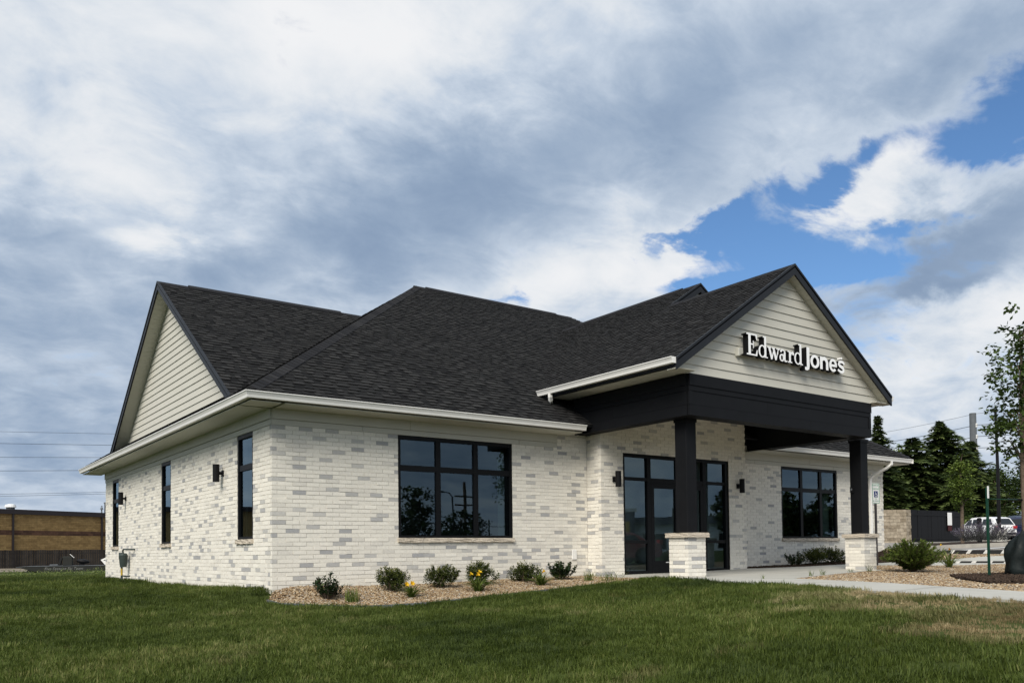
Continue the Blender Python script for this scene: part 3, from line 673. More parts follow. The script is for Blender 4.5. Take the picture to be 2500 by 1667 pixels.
vent((.35,GY_,GZ_), (4.3,GY_,GZ_), YU); vent((GXo,GY_,GZ_), (.34,GY_,GZ_), YU, .02, 'ridge_cap'); vent((4.31,GY_,GZ_), (5.0,GY_,GZ_), YU, .02, 'ridge_cap')
vent((7.2,RY,8.389), (12.1,RY,8.389), YU); vent((6.8,RY,8.389), (7.19,RY,8.389), YU, .022, 'ridge_cap'); vent((12.11,RY,8.389), (12.7,RY,8.389), YU, .022, 'ridge_cap')
vent((RRX,.55,RRZ), (RRX,4.6,RRZ), XU); vent((RRX,RRY,RRZ), (RRX,.54,RRZ), XU, .02, 'ridge_cap'); vent((RRX,4.61,RRZ), (RRX,5.4,RRZ), XU, .02, 'ridge_cap')
vent((PX,PYF+.01,PZ), (PX,RRY,PZ), XU, .02, 'ridge_cap')
def rake(A, Bp, Nn, depth=.20, th=.035, up_=.022):
    """fascia board along a gable edge, plumb cut at both ends"""
    A, Bp, Nn = Vector(A), Vector(Bp), Vector(Nn); mb = MB()
    mb.prism([A+Vector((0,0,up_-.012)), Bp+Vector((0,0,up_-.012)), Bp+Vector((0,0,up_-depth)), A+Vector((0,0,up_-depth))], Nn*0, -Nn*th)
    mb.prism([A+Vector((0,0,up_)), Bp+Vector((0,0,up_)), Bp+Vector((0,0,up_-.05)), A+Vector((0,0,up_-.05))], Nn*.012, -Nn*(th-.003))
    part(mb, 'rake_board', MT['rake'], fix=True)
gb = ge+.05
rake((GXo,gb,3.40+SL*.05), (GXo,GY_,GZ_), SN); rake((GXo,2*GY_-gb,3.40+SL*.05), (GXo,GY_,GZ_), SN)
rake((PXL,PYF,PE), (PX,PYF,PZ), FN, .235); rake((PXR,PYF,PE), (PX,PYF,PZ), FN, .235)
rake((PX,RRY,PZ+.0), (RRX,RRY,RRZ), FN, .23); rake((16.6,RRY,RRZ-SL*(16.6-RRX)), (RRX,RRY,RRZ), FN, .23)
def rakesoffit(A, Bp, Wd, width, drop):
    A, Bp, Wd = Vector(A), Vector(Bp), Vector(Wd); d = Bp-A; L = d.length; d.normalize(); n = int(L/.305)
    for i in range(n):
        mb = MB(); 
        for k in range(2):
            p = A+d*(L*(i+k/2)/n+.002)-Vector((0,0,drop)); q = A+d*(L*(i+(k+1)/2)/n-.004)-Vector((0,0,drop))
            mb.prism([p, q, q+Wd*width, p+Wd*width], (0,0,0), (0,0,.012))
        mb.prism([A+d*(L*i/n)-Vector((0,0,drop)), A+d*(L*(i+1)/n)-Vector((0,0,drop)), A+d*(L*(i+1)/n)-Vector((0,0,drop))+Wd*width, A+d*(L*i/n)-Vector((0,0,drop))+Wd*width], (0,0,.013), (0,0,.016))
        mb.build('soffit_panel', MT['soffit'], sof, fix=True)
rakesoffit((GXo+.03,gb,3.40+SL*.05), (GXo+.03,GY_,GZ_), XU, -GXo-.03, .16); rakesoffit((GXo+.03,2*GY_-gb,3.40+SL*.05), (GXo+.03,GY_,GZ_), XU, -GXo-.03, .16)
rakesoffit((PXL,PYF+.03,PE), (PX,PYF+.03,PZ), YU, .225, .19); rakesoffit((PXR,PYF+.03,PE), (PX,PYF+.03,PZ), YU, .225, .19)
# gable siding ---------------------------------------------------------
def gable(O, U, Nn, tri, lap=.18, z0=None):
    """lap siding boards clipped to a triangle given in (along, z)"""
    gw = MB(); gw.prism([O+U*a+Vector((0,0,z)) for a, z in tri], -Nn*.002, -Nn*.05); g = part(gw, 'gable_wall', MT['siding'], fix=True)
    tri = ccw(tri); zlo = min(z for a, z in tri); zhi = max(z for a, z in tri); a0 = min(a for a, z in tri); a1 = max(a for a, z in tri); z = zlo if z0 is None else z0
    while z < zhi:
        c = clip([(a0,z),(a1,z),(a1,z+lap-.002),(a0,z+lap-.002)], tri)
        if len(c) >= 3 and area(c) > .002:
            mb = MB(); n = len(c); f_ = [O+U*a+Vector((0,0,y))+Nn*(.026-.018*(y-z)/lap) for a, y in c]; k_ = [O+U*a+Vector((0,0,y)) for a, y in c]
            mb.add(f_+k_, [tuple(range(n))]+[(i, i+n, (i+1) % n+n, (i+1) % n) for i in range(n)]); mb.build('siding_board', MT['siding'], g, fix=True)
        z += lap
zb_ = 3.66
half = (GZ_-.165-zb_)/SL
gable(Vector((0,GY_,0)), -YU, SN, [(-half,zb_),(half,zb_),(0,GZ_-.165)], .155)
gb_z = 4.045; hp = (PZ-.195-gb_z)/SL
gable(Vector((PX,-3.345,0)), XU, FN, [(-hp,gb_z),(hp,gb_z),(0,PZ-.195)], .182)
gable(Vector((RRX,.06,0)), XU, FN, [(-.9,PZ-.5),(5.2,3.8),(5.2,3.99),(0,RRZ-.2)], .18)
# porch: beams, ceiling, columns, piers ---------------------------------
BX0, BX1, BY, BZ0, BZ1 = 6.984, 13.264, -3.358, 3.242, 4.045
bm_p = child('beam')
def beamface(O, U, Nn, L, ends=(1,1)):
    mb = MB(); 
    for (s, t, pr, nm) in ((BZ0, 3.44, .018, 0), (3.446, 3.712, .006, 1), (3.718, 3.815, .018, 0), (3.82, BZ1, .034, 2)):
        a, b = (.0, L)
        if nm == 1: a, b = .09*ends[0], L-.09*ends[1]
        cut = a+(b-a)*{3.44:.62, 3.712:.38, 3.815:.70, BZ1:.55}[t]
        for p, q in ((a, cut-.002), (cut+.002, b)):
            mb = MB(); mb.prism([O+U*p+Vector((0,0,s)), O+U*q+Vector((0,0,s)), O+U*q+Vector((0,0,t)), O+U*p+Vector((0,0,t))], Nn*pr, -Nn*.03); mb.build('beam_board', MT['black'], bm_p, fix=True)
    for k, e in enumerate(ends):
        if e:
            mb = MB(); a, b = (0,.085) if k == 0 else (L-.085, L)
            mb.prism([O+U*a+Vector((0,0,3.446)), O+U*b+Vector((0,0,3.446)), O+U*b+Vector((0,0,3.712)), O+U*a+Vector((0,0,3.712))], Nn*.018, -Nn*.03); mb.build('beam_board', MT['black'], bm_p, fix=True)
mb = MB(); mb.box(BX0+.02,BX1-.02,BY+.02,BY+.33,BZ0+.004,BZ1-.02); mb.box(BX0+.02,BX0+.33,BY+.33,-.0,BZ0+.006,BZ1-.02); mb.box(BX1-.33,BX1-.02,BY+.33,-.03,BZ0+.006,BZ1-.02); mb.build('beam_core', MT['black'], bm_p)
beamface(Vector((BX0,BY,0)), XU, FN, BX1-BX0); beamface(Vector((BX0,0,0)), -YU, SN, -BY-.035, (0,1)); beamface(Vector((BX1,BY+.035,0)), YU, XU, -BY-.04, (1,0))
mb = MB(); mb.box(BX0+.33,BX1-.33,BY+.33,-.46,3.86,3.9); part(mb, 'porch_ceiling', MT['soffit'])
mb = MB(); mb.box(BX0,BX1,BY+.02,-.0,BZ1-.01,BZ1+.01); part(mb, 'porch_ceiling', MT['soffit'])
for (xa, xb) in ((PXL, BX0+.01), (BX1-.01, PXR)): soffit(Vector((xa,.2,4.06)), -YU, XU, 3.74, xb-xa)
mb = MB(); mb.box(PXL,PXL+.03,PYF+.04,.5,4.06,PE+.0); part(mb, 'fascia_board', MT['rake']); mb = MB(); mb.box(PXR-.03,PXR,PYF+.04,.5,4.06,PE); part(mb, 'fascia_board', MT['rake'])
mb = MB()
gutter([(PXL,.52),(PXL,PYF+.02)], -.0, PE+.02); gutter([(PXR,PYF+.02),(PXR,.52)], -.0, PE+.02)
def downspout(pts, r=.04):
    mb = MB(); mb.tube(pts, r, 4); return part(mb, 'downspout', MT['gutter'], fix=True)
downspout([(PXL-.06,.10,PE-.09),(PXL-.06,.10,PE-.17),(PXL-.03,.13,PE-.24),(PXL+.05,.22,PE-.27)], .05)
downspout([(18.95,-.63,3.26),(18.95,-.63,3.16),(18.9,-.5,3.05),(18.75,-.16,2.86),(18.72,-.065,2.74),(18.72,-.065,.40)], .048)
def chain_col(x, y):
    c = child('column'); mb = MB(); mb.bbox(x, x+.296, y, y+.296, .98, BZ0+.004, .006); mb.build('shaft', MT['black'], c)
    mb = MB(); mb.box(x-.014, x+.31, y-.014, y+.31, BZ0-.06, BZ0+.003); mb.build('trim', MT['black'], c); return c
HC = .252
def pier(cx, cy, zb):
    core_ = MB(); core_.box(cx-HC+.007, cx+HC-.007, cy-HC+.007, cy+HC-.007, zb-.2, .895); p = part(core_, 'pier', MT['mortar'])
    lay(p, Vector((cx-HC,cy-HC,0)), XU, FN, 2*HC, zb-.1, .895, [], 0, (1,1)); lay(p, Vector((cx-HC,cy+HC,0)), -YU, SN, 2*HC, zb-.1, .895, [], 1, (1,1))
    lay(p, Vector((cx+HC,cy-HC,0)), YU, XU, 2*HC, zb-.1, .895, [], 1, (1,1)); lay(p, Vector((cx+HC,cy+HC,0)), -XU, YU, 2*HC, zb-.1, .895, [], 0, (1,1))
    mb = MB(); bm = bmesh.new(); bmesh.ops.create_cube(bm, size=1); bmesh.ops.subdivide_edges(bm, edges=bm.edges[:], cuts=4, use_grid_fill=True)
    for v in bm.verts:
        x, y, z = v.co; j = rnd.uniform(-.008,.006); e = HC+.055
        v.co = Vector((cx+x*2*(e+(j if abs(x) > .4 else 0)), cy+y*2*(e+(j if abs(y) > .4 else 0)), .94+z*.09+(.012*(.5-max(abs(x),abs(y))) if z > .4 else 0)+(rnd.uniform(-.004,.004) if max(abs(x),abs(y)) > .4 else 0)))
    mb.frombm(bm); mb.build('cap_stone', MT['stone'], p)
for x, y in ((7.249,-3.03),(13.357,-3.03)):
    chain_col(x, y); pier(x+.148, y+.148, .10)
# bricks -----------------------------------------------------------------
full = sorted([b for b in bricklist if b['full'] and b['s'] > 0], key=lambda b: -b['s'])[:290]; fid = {id(b) for b in full}
def bverts(b, c=None, tilt=True):
    r, O, U, Nn = b['r'], b['O'], b['U'], b['N']; j = rnd.uniform(-.0032,.0032); t = rnd.uniform(-.002,.002) if tilt else 0
    pts = []
    for x, s in ((r[0],-1),(r[1],1)):
        for z, q in ((r[2],-1),(r[3],1)):
            pts.append(O+U*x+Vector((0,0,z))+Nn*(j+t*q)); 
    back = [p-Nn*(b['d']) for p in pts]
    return pts+back
BF = [(0,2,3,1),(0,4,6,2),(2,6,7,3),(3,7,5,1),(1,5,4,0)]
rest = MB()
for b in bricklist:
    if id(b) in fid: continue
    rest.add(bverts(b), BF, b['tone'])
tag(part(rest, 'brickwork', MT['brick'], fix=True), kind='stuff')
bcache = {}
for b in full:
    k = (round(b['tone']*14), tuple(round(c) for c in b['U']), round((b['r'][1]-b['r'][0])*500))
    c = b['c']
    if k not in bcache:
        mb = MB(); mb.add([p-c for p in bverts(b)], BF, b['tone']); me = mb.mesh('brick', MT['brick'])
        bm = bmesh.new(); bm.from_mesh(me); bmesh.ops.recalc_face_normals(bm, faces=bm.faces[:]); bm.to_mesh(me); bm.free(); bcache[k] = me
    link('brick', bcache[k], b['w'], c+b['N']*rnd.uniform(-.002,.002))

# ------------------------------------------------------------------ sign on the gable: Edward Jones
LZ, LY = 4.57, -3.56
sg = thing('letter_sign', 'white channel letters with black sides on the porch gable', 'sign', (8.5, -3.345, LZ))
def ribbon(pts, wd):
    """closed outline of a stroke with varying width"""
    pts = [Vector(p) for p in pts]; n = len(pts); wd = wd if isinstance(wd, (list, tuple)) else [wd]*n; L_, R_ = [], []
    for i in range(n):
        d = (pts[min(i+1, n-1)]-pts[max(i-1, 0)]).normalized(); q = Vector((-d.y, d.x))*wd[i]/2
        L_.append(pts[i]+q); R_.append(pts[i]-q)
    return [(L_[i], L_[i+1], R_[i+1], R_[i]) for i in range(n-1)]
def ring(cx, cz, rx, rz, tx, tz, a0=0, a1=360, n=28):
    return [[(cx+math.cos(R(a))*(rx-o*tx), cz+math.sin(R(a))*(rz-o*tz)) for a, o in ((p, 0), (q, 0), (q, 1), (p, 1))] for p, q in
            ((a0+(a1-a0)*i/n, a0+(a1-a0)*(i+1)/n) for i in range(n))]
def arc(cx, cz, rx, rz, a0, a1, n=12): return [(cx+math.cos(R(a0+(a1-a0)*i/n))*rx, cz+math.sin(R(a0+(a1-a0)*i/n))*rz) for i in range(n+1)]
def letter(ch, x, pieces):
    mb = MB()
    for k, pc in enumerate(pieces):
        quads = pc if isinstance(pc[0][0], (list, tuple, Vector)) else [pc]
        y0_ = LY+.0011*k; y1_ = -3.425
        edges = {}
        for q in quads:
            q = ccw([tuple(p) for p in q]); v = [(a, y0_-LY, b) for a, b in q]
            mb.add(v, [tuple(range(len(v)))], .5, 0)
            for i in range(len(q)):
                e = (tuple(round(c, 5) for c in q[i]), tuple(round(c, 5) for c in q[(i+1) % len(q)]))
                if (e[1], e[0]) in edges: edges.pop((e[1], e[0]))
                else: edges[e] = 1
        for (a, b) in edges:
            mb.add([(a[0], y0_-LY+.012, a[1]), (b[0], y0_-LY+.012, b[1]), (b[0], y1_-LY, b[1]), (a[0], y1_-LY, a[1])], [(0,1,2,3)], .5, 1)
            mb.add([(a[0], y0_-LY, a[1]), (b[0], y0_-LY, b[1]), (b[0], y0_-LY+.012, b[1]), (a[0], y0_-LY+.012, a[1])], [(0,1,2,3)], .5, 1)
    o = mb.build('letter', [MT['signface'], MT['blk']], sg, (x-8.5, LY+3.345, 0)); o['label'] = 'letter '+ch
xh, asc = .25, .44
def bowl(cx, rx, t=.052): return ring(cx, xh/2, rx, xh/2+.006, t, .026)
E_ = [[(.055,.02),(.13,.02),(.13,asc-.02),(.055,asc-.02)], [(0,0),(.335,0),(.345,.125),(.322,.125),(.285,.03),(0,.03)], [(0,asc-.028),(.285,asc-.028),(.312,.325),(.335,.325),(.33,asc),(0,asc)],
      [(.13,.215),(.205,.215),(.205,.242),(.13,.242)], [(.205,.15),(.226,.15),(.226,.305),(.205,.305)]]
def d_(): return [bowl(.125,.125), [(.19,.01),(.255,.01),(.255,asc),(.19,asc)], [(.15,asc-.026),(.20,asc-.026),(.20,asc),(.15,asc)], [(.19,0),(.305,0),(.305,.024),(.19,.024)]]
w_ = [ribbon([(.06,xh-.02),(.145,0)], .062), ribbon([(.145,0),(.215,xh-.03)], .030), ribbon([(.205,xh-.02),(.285,0)], .062), ribbon([(.285,0),(.365,xh-.02)], .030),
      [(0,xh-.024),(.125,xh-.024),(.125,xh),(0,xh)], [(.15,xh-.024),(.25,xh-.024),(.25,xh),(.15,xh)], [(.305,xh-.024),(.42,xh-.024),(.42,xh),(.305,xh)]]
a_ = [[(.145,.03),(.205,.03),(.205,.185),(.145,.185)], ribbon(arc(.115,.172,.075,.066,0,165), [.05,.046,.04,.034,.028,.026,.026,.028,.034,.044,.052,.05,.04]), ring(.085,.075,.083,.079,.05,.026), ribbon([(.175,.05),(.195,.018),(.235,.012),(.27,.03)], [.05,.045,.03,.022]), [(.08,.125),(.15,.135),(.15,.158),(.08,.148)]]
r_ = [[(.045,.01),(.108,.01),(.108,xh-.01),(.045,xh-.01)], [(0,0),(.155,0),(.155,.024),(0,.024)], [(0,xh-.026),(.05,xh-.026),(.05,xh),(0,xh)], ribbon([(.10,.15),(.13,.21),(.165,.232),(.195,.222)], [.03,.04,.04,.04]), ring(.195,.205,.034,.034,.033,.033)]
J_ = [[(.085,.0),(.185,.0),(.185,.415),(.085,.415)], ribbon(arc(.05,.0,.085,.075,0,-100), .098)]
J_[1] = ribbon([(.135,.005),(.13,-.035),(.10,-.05),(.02,-.052)], [.1,.09,.075,.062])
o_ = [ring(.165,xh/2+.01,.165,xh/2+.02,.088,.056)]
n_ = [[(0,0),(.092,0),(.092,.275),(0,.275)], ribbon(arc(.165,.165,.098,.085,180,0), .075), [(.222,0),(.312,0),(.312,.185),(.222,.185)]]
n_[1] = ribbon([(.06,.19),(.11,.235),(.17,.245),(.225,.225),(.262,.17)], [.05,.075,.08,.085,.09])
e2_ = [ring(.148,xh/2+.01,.148,xh/2+.02,.080,.056,0,318), [(.06,.105),(.29,.105),(.29,.158),(.06,.158)]]
s_ = [ribbon([(.262,.205),(.215,.245),(.14,.252),(.065,.235),(.048,.19),(.085,.158),(.175,.130),(.228,.100),(.232,.058),(.19,.026),(.12,.02),(.012,.062)], [.05,.06,.062,.066,.074,.074,.074,.074,.07,.062,.06,.052])]
for ch, x, pc in (('E',8.50,E_),('d',8.873,d_()),('w',9.165,w_),('a',9.562,a_),('r',9.842,r_),('d',10.070,d_()),('J',10.425,J_),('o',10.64,o_),('n',10.995,n_),('e',11.337,e2_),('s',11.655,s_)): letter(ch, x, pc)
mb = MB(); mb.add([(math.cos(R(a))*.023, 0, math.sin(R(a))*.023) for a in range(0,360,24)], [tuple(range(15))], .5, 0); mb.tube([(0,.001,0),(0,.1,0)], .023, 15, .5, 1, caps=False)
mb.build('registered_mark', [MT['signface'], MT['signface']], sg, (11.82-8.5, LY+3.345, .33))
mb = MB(); mb.box(-.05,3.05,-.075,-.01,.02,.17); mb.build('raceway', MT['frieze'], sg)
mb = MB(); mb.bbox(-.115,-.05,-.10,-.01,-.02,.14,.008); mb.build('junction_box', MT['frieze'], sg)

# ------------------------------------------------------------------ wall lamps, vents and meter
def lamp(loc, rz, label):
    t = thing('wall_lamp', label, 'wall lamp', loc, rz, 'cylinder lamps on the brick walls')
    mb = MB(); mb.cyl(0,-.14,-.175,.175,.066,n=20); mb.build('lamp_shade', MT['blk'], t, smooth=False)
    mb = MB(); mb.box(-.022,.022,-.09,-.02,-.03,.03); mb.build('bracket', MT['blk'], t)
    mb = MB(); mb.bbox(-.055,.055,-.024,.0,-.06,.06,.006); mb.build('wall_plate', MT['blk'], t)
lamp((-.002,2.69,2.29), R(-90), 'black cylinder wall lamp between the near and middle side windows')
lamp((-.002,11.44,2.29), R(-90), 'black cylinder wall lamp beside the farthest side window')
lamp((7.70,-.476,2.25), 0, 'black cylinder wall lamp left of the glass entrance')
lamp((11.97,-.476,2.25), 0, 'black cylinder wall lamp right of the glass entrance')
mb = MB(); mb.bbox(-.065,.065,-.022,.0,-.11,.11,.006); tag(mb.build('outlet_cover', MT['gutter'], None, (6.90,-.002,.575)), 'small white outlet cover low on the front brick wall', 'outlet cover')
t = thing('push_button', 'small black push button box on the left face of the right porch column', 'push button', (13.356,-2.80,2.05))
mb = MB(); mb.bbox(-.05,0,-.045,.045,-.07,.07,.006); mb.build('box', MT['blk'], t); mb = MB(); mb.tube([(-.05,0,.01),(-.058,0,.01)], .025, 14); mb.build('button', MT['galv'], t)
gm = thing('gas_meter', 'dark grey gas meter with yellow riser pipe against the side wall', 'gas meter', (0,10.95,.02))
mb = MB(); mb.cyl(-.17,0,.50,.66,.105,.12,14); mb.cyl(-.17,0,.34,.50,.085,.105,14); mb.cyl(-.17,0,.66,.72,.12,.08,14); mb.build('meter_body', MT['metergrey'], gm)
mb = MB(); mb.tube([(-.17,.06,.70),(-.17,.06,.80),(-.17,-.05,.83),(-.17,-.42,.82),(-.05,-.62,.82),(.02,-.64,.82)], .024, 8); mb.build('outlet_pipe', MT['metergrey'], gm)
mb = MB(); mb.tube([(-.19,.10,-.12),(-.19,.10,.10)], .03, 8); mb.tube([(-.19,.10,.30),(-.19,.10,.42)], .028, 8); mb.build('riser_pipe', MT['metergrey'], gm)
mb = MB(); mb.tube([(-.19,.10,.10),(-.19,.10,.30)], .027, 8); mb.build('riser_sleeve', MT['yellowpipe'], gm)
mb = MB(); mb.cyl(-.17,.24,.58,.74,.07,n=12); mb.tube([(-.17,.12,.66),(-.17,.24,.66)], .03, 8); mb.build('regulator', MT['metergrey'], gm)
mb = MB(); mb.tube([(-.19,.10,.10),(-.19,-.26,.09),(-.05,-.26,.09)], .02, 8); mb.build('support_pipe', MT['metergrey'], gm)

# ------------------------------------------------------------------ plants
def rv(r=1.0): 
    while True:
        v = Vector((rnd.uniform(-1,1), rnd.uniform(-1,1), rnd.uniform(-1,1)))
        if .05 < v.length < 1: return v.normalized()*r
def leafquad(mb, p, d, n_, L, W, tone, bend=.15):
    """a leaf: pointed, two quads folded along the midrib"""
    d = d.normalized(); s = d.cross(n_); s = s.normalized() if s.length > 1e-4 else d.orthogonal().normalized(); n_ = s.cross(d)
    a = p; m = p+d*L*.5+n_*L*bend*.4; t = p+d*L
    mb.add([a, m+s*W/2-n_*W*.15, t, m-s*W/2-n_*W*.15], [(0,1,2),(0,2,3)], tone)
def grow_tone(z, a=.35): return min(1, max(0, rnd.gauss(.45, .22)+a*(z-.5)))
def holly(loc, h, wd, label, n=760, ls=.062):
    t = thing('holly_bush', label, 'shrub', loc, rnd.uniform(0,6), 'shrubs in the gravel beds'); st = MB(); lf = MB()
    tips = []
    for i in range(26):
        a = rnd.uniform(0,2*math.pi); r = wd/2*math.sqrt(rnd.random())*.92; zt = h*rnd.uniform(.45,1.0)*(1-.35*(r/(wd/2))**2)
        b = Vector((math.cos(a)*r, math.sin(a)*r, zt)); p = [Vector((b.x*.15,b.y*.15,0)), Vector((b.x*.75,b.y*.75,b.z*.45)), b]; st.tube(p, [.009,.006,.003], 5); tips.append(p)
    for i in range(n):
        p = rnd.choice(tips); k = .28+.72*rnd.random()**.8; q = p[0].lerp(p[1], k*2) if k < .5 else p[1].lerp(p[2], k*2-1)
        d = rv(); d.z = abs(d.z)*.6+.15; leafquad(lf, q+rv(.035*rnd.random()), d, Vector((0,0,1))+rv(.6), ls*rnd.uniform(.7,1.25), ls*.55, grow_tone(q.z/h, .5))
    st.build('stem', MT['bark'], t); lf.build('foliage', MT['holly'], t); return t
def yew(loc, h, wd, label, sprig=260):
    t = thing('yew_bush', label, 'shrub', loc, rnd.uniform(0,6), 'shrubs in the gravel beds'); lf = MB(); st = MB()
    for i in range(9): d = rv(); d.z = abs(d.z)+.4; st.tube([(0,0,-.02), Vector((d.x*wd*.2, d.y*wd*.2, h*.3)), Vector((d.x*wd*.3, d.y*wd*.3, h*.55*min(1,d.z)))], [.010,.007,.003], 5, caps=False)
    lobes = [Vector((rnd.uniform(-.3,.3)*wd, rnd.uniform(-.3,.3)*wd, h*rnd.uniform(.20,.56))) for _ in range(9)]
    for i in range(sprig):
        c = rnd.choice(lobes); d = rv(); d.z = d.z*.9+.25; q0 = c+Vector((d.x*wd*.22, d.y*wd*.22, d.z*h*.26))
        if q0.z < .02: q0.z = .02+rnd.random()*.05
        ax = (d+Vector((0,0,.7))).normalized(); L = rnd.uniform(.07,.15); tn = rnd.gauss(.28,.13)
        for k in range(16):
            q = q0+ax*L*(k/16); sd = rv(); sd = (sd-ax*sd.dot(ax)).normalized()
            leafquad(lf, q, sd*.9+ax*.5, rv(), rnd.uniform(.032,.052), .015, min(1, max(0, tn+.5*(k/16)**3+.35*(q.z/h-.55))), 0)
    st.build('stem', MT['bark'], t); lf.build('foliage', MT['yew'], t); return t
def strap(mb, base, a, L, wd, lean, tone, droop=1.0):
    """an arching strap leaf"""
    d = Vector((math.cos(a), math.sin(a), 0)); s = Vector((-d.y, d.x, 0)); v = []
    for k in range(5):
        t = k/4; p = base+d*L*lean*(t+.6*t*t*droop)+Vector((0,0,L*(t-.45*droop*t*t*(.6+lean)))); ww = wd*(1-t**2.2)*.5+.0004
        v += [p-s*ww, p+s*ww]
    mb.add(v, [(2*i, 2*i+1, 2*i+3, 2*i+2) for i in range(4)], tone)
def daylily(loc, label, nfl=2, h=.26, m='flower', group='daylilies in the gravel beds', nl=80):
    t = thing('daylily', label, 'flower', loc, rnd.uniform(0,1), group); lf = MB()
    for i in range(nl): strap(lf, Vector((rnd.uniform(-.05,.05), rnd.uniform(-.05,.05), 0)), rnd.uniform(0,6.28), rnd.uniform(.28,.55)*h/.26, .020, rnd.uniform(.2,1.15), rnd.random())
    lf.build('foliage', MT['blade'], t)
    for k in range(nfl):
        a = rnd.uniform(0,6.28); b = Vector((math.cos(a)*.09*(k+.4), math.sin(a)*.09*(k+.4)-.03, h*rnd.uniform(.95,1.15))); s = MB(); s.tube([(0,0,0), b*.55+Vector((0,0,.02)), b], [.004,.0035,.003], 5); s.build('stem', MT['blade'], t)
        f = MB(); ax = (Vector((0,-.75,.55))+rv(.3)).normalized(); u = ax.orthogonal().normalized(); v = ax.cross(u)
        for q in range(6):
            r_d = u*math.cos(q*math.pi/3)+v*math.sin(q*math.pi/3); sd = ax.cross(r_d); pts = []
            for z_, ro, ww in ((0,.004,.005),(.025,.012,.013),(.045,.030,.015),(.050,.044,.008),(.046,.052,.001)): c = b+ax*z_*1.1+r_d*ro; pts += [c-sd*ww, c+sd*ww]
            f.add(pts, [(2*i, 2*i+1, 2*i+3, 2*i+2) for i in range(4)], rnd.random())
        f.build('flower', MT[m], t)
    return t
def tuft(name, loc, label, cat, n=50, h=.2, wd=.05, m='blade', group=None, lean=(.05,.5)):
    lf = MB()
    for i in range(n): strap(lf, Vector((rnd.gauss(0,wd*.5), rnd.gauss(0,wd*.5), 0)), rnd.uniform(0,6.28), h*rnd.uniform(.55,1.15), .007, rnd.uniform(*lean), rnd.random(), .6)
    return tag(lf.build(name, MT[m], None, loc), label, cat, group)
def gp(x, y, dz=0): return (x, y, g1(x, y)+dz)
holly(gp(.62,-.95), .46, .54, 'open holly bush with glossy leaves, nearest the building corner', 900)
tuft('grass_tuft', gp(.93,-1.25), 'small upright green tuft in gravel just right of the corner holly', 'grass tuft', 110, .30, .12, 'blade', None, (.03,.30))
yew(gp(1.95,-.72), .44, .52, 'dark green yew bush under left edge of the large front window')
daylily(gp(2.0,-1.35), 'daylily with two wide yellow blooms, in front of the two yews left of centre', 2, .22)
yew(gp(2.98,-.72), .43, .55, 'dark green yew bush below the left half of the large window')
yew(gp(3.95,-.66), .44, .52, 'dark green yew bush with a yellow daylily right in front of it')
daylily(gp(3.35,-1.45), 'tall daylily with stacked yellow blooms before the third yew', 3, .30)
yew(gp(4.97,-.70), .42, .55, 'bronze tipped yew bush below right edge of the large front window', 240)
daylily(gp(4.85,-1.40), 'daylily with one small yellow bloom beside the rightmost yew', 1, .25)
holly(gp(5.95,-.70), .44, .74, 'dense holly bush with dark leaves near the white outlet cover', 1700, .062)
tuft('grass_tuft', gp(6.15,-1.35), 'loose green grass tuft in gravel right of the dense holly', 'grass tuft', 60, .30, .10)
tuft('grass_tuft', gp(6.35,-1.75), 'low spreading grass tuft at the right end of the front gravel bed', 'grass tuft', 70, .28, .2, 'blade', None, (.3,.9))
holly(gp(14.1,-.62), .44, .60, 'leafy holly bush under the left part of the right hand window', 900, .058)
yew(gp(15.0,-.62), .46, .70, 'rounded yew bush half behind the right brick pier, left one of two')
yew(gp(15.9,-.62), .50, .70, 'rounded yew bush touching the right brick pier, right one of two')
for (x, y, n_, h_, l_) in ((9.2,-4.45,16,.16,'thin weed tuft in the paving joint nearest the left pier'),(9.9,-4.25,18,.17,'thin weed tuft second from the left pier along the gravel edge'),(12.0,-3.55,14,.15,'small weed tuft on the slab edge short of the right pier'),(12.9,-3.45,26,.22,'bushy weed tuft growing at the left foot of right pier'),
        (7.3,-4.75,10,.12,'tiny weed tuft in the walk joint closest to the lawn')):
    tuft('weed_tuft', gp(x,y,.01), l_, 'weed', n_, h_, .05, 'blade', 'weeds in the paving joints')
# juniper
def juniper(loc, label, h, wd, n=150):
    t = thing('juniper_bush', label, 'shrub', loc, 0); lf = MB(); st = MB()
    for i in range(n):
        a = rnd.uniform(0,6.283); le = rnd.uniform(.3,1)*1.0; top = Vector((math.cos(a)*wd/2*le, math.sin(a)*wd/2*le, h*(1-.55*le*le)*rnd.uniform(.7,1.1)))
        mid = top*.5+Vector((0,0,h*.12)); st.tube([(0,0,.02), mid, top], [.012,.007,.002], 4, caps=False); tn = rnd.gauss(.4,.15)
        for k in range(60):
            u = .18+.82*(k/60); q = Vector((0,0,.02)).lerp(mid, u*2) if u < .5 else mid.lerp(top, u*2-1)
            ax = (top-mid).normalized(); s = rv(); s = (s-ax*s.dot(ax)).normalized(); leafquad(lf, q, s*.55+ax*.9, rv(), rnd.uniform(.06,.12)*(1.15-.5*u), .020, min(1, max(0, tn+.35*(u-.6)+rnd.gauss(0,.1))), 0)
    st.build('stem', MT['bark'], t); lf.build('foliage', MT['juniper'], t); return t
juniper(gp(13.9,-3.95,-.02), 'wide feathery juniper bush in front of the right brick pier', .80, 1.45, 260)
holly(gp(16.5,-2.9), .42, .5, 'small dark leafed bush just behind the juniper', 600, .055)
daylily(gp(16.3,-3.6), 'daylily clump with one orange bloom right of the juniper', 1, .42, 'orange', None, 60)
daylily(gp(20.6,-1.2), 'daylily clump beside the left end of the striped wheel stop', 1, .26, 'flower', None, 30)
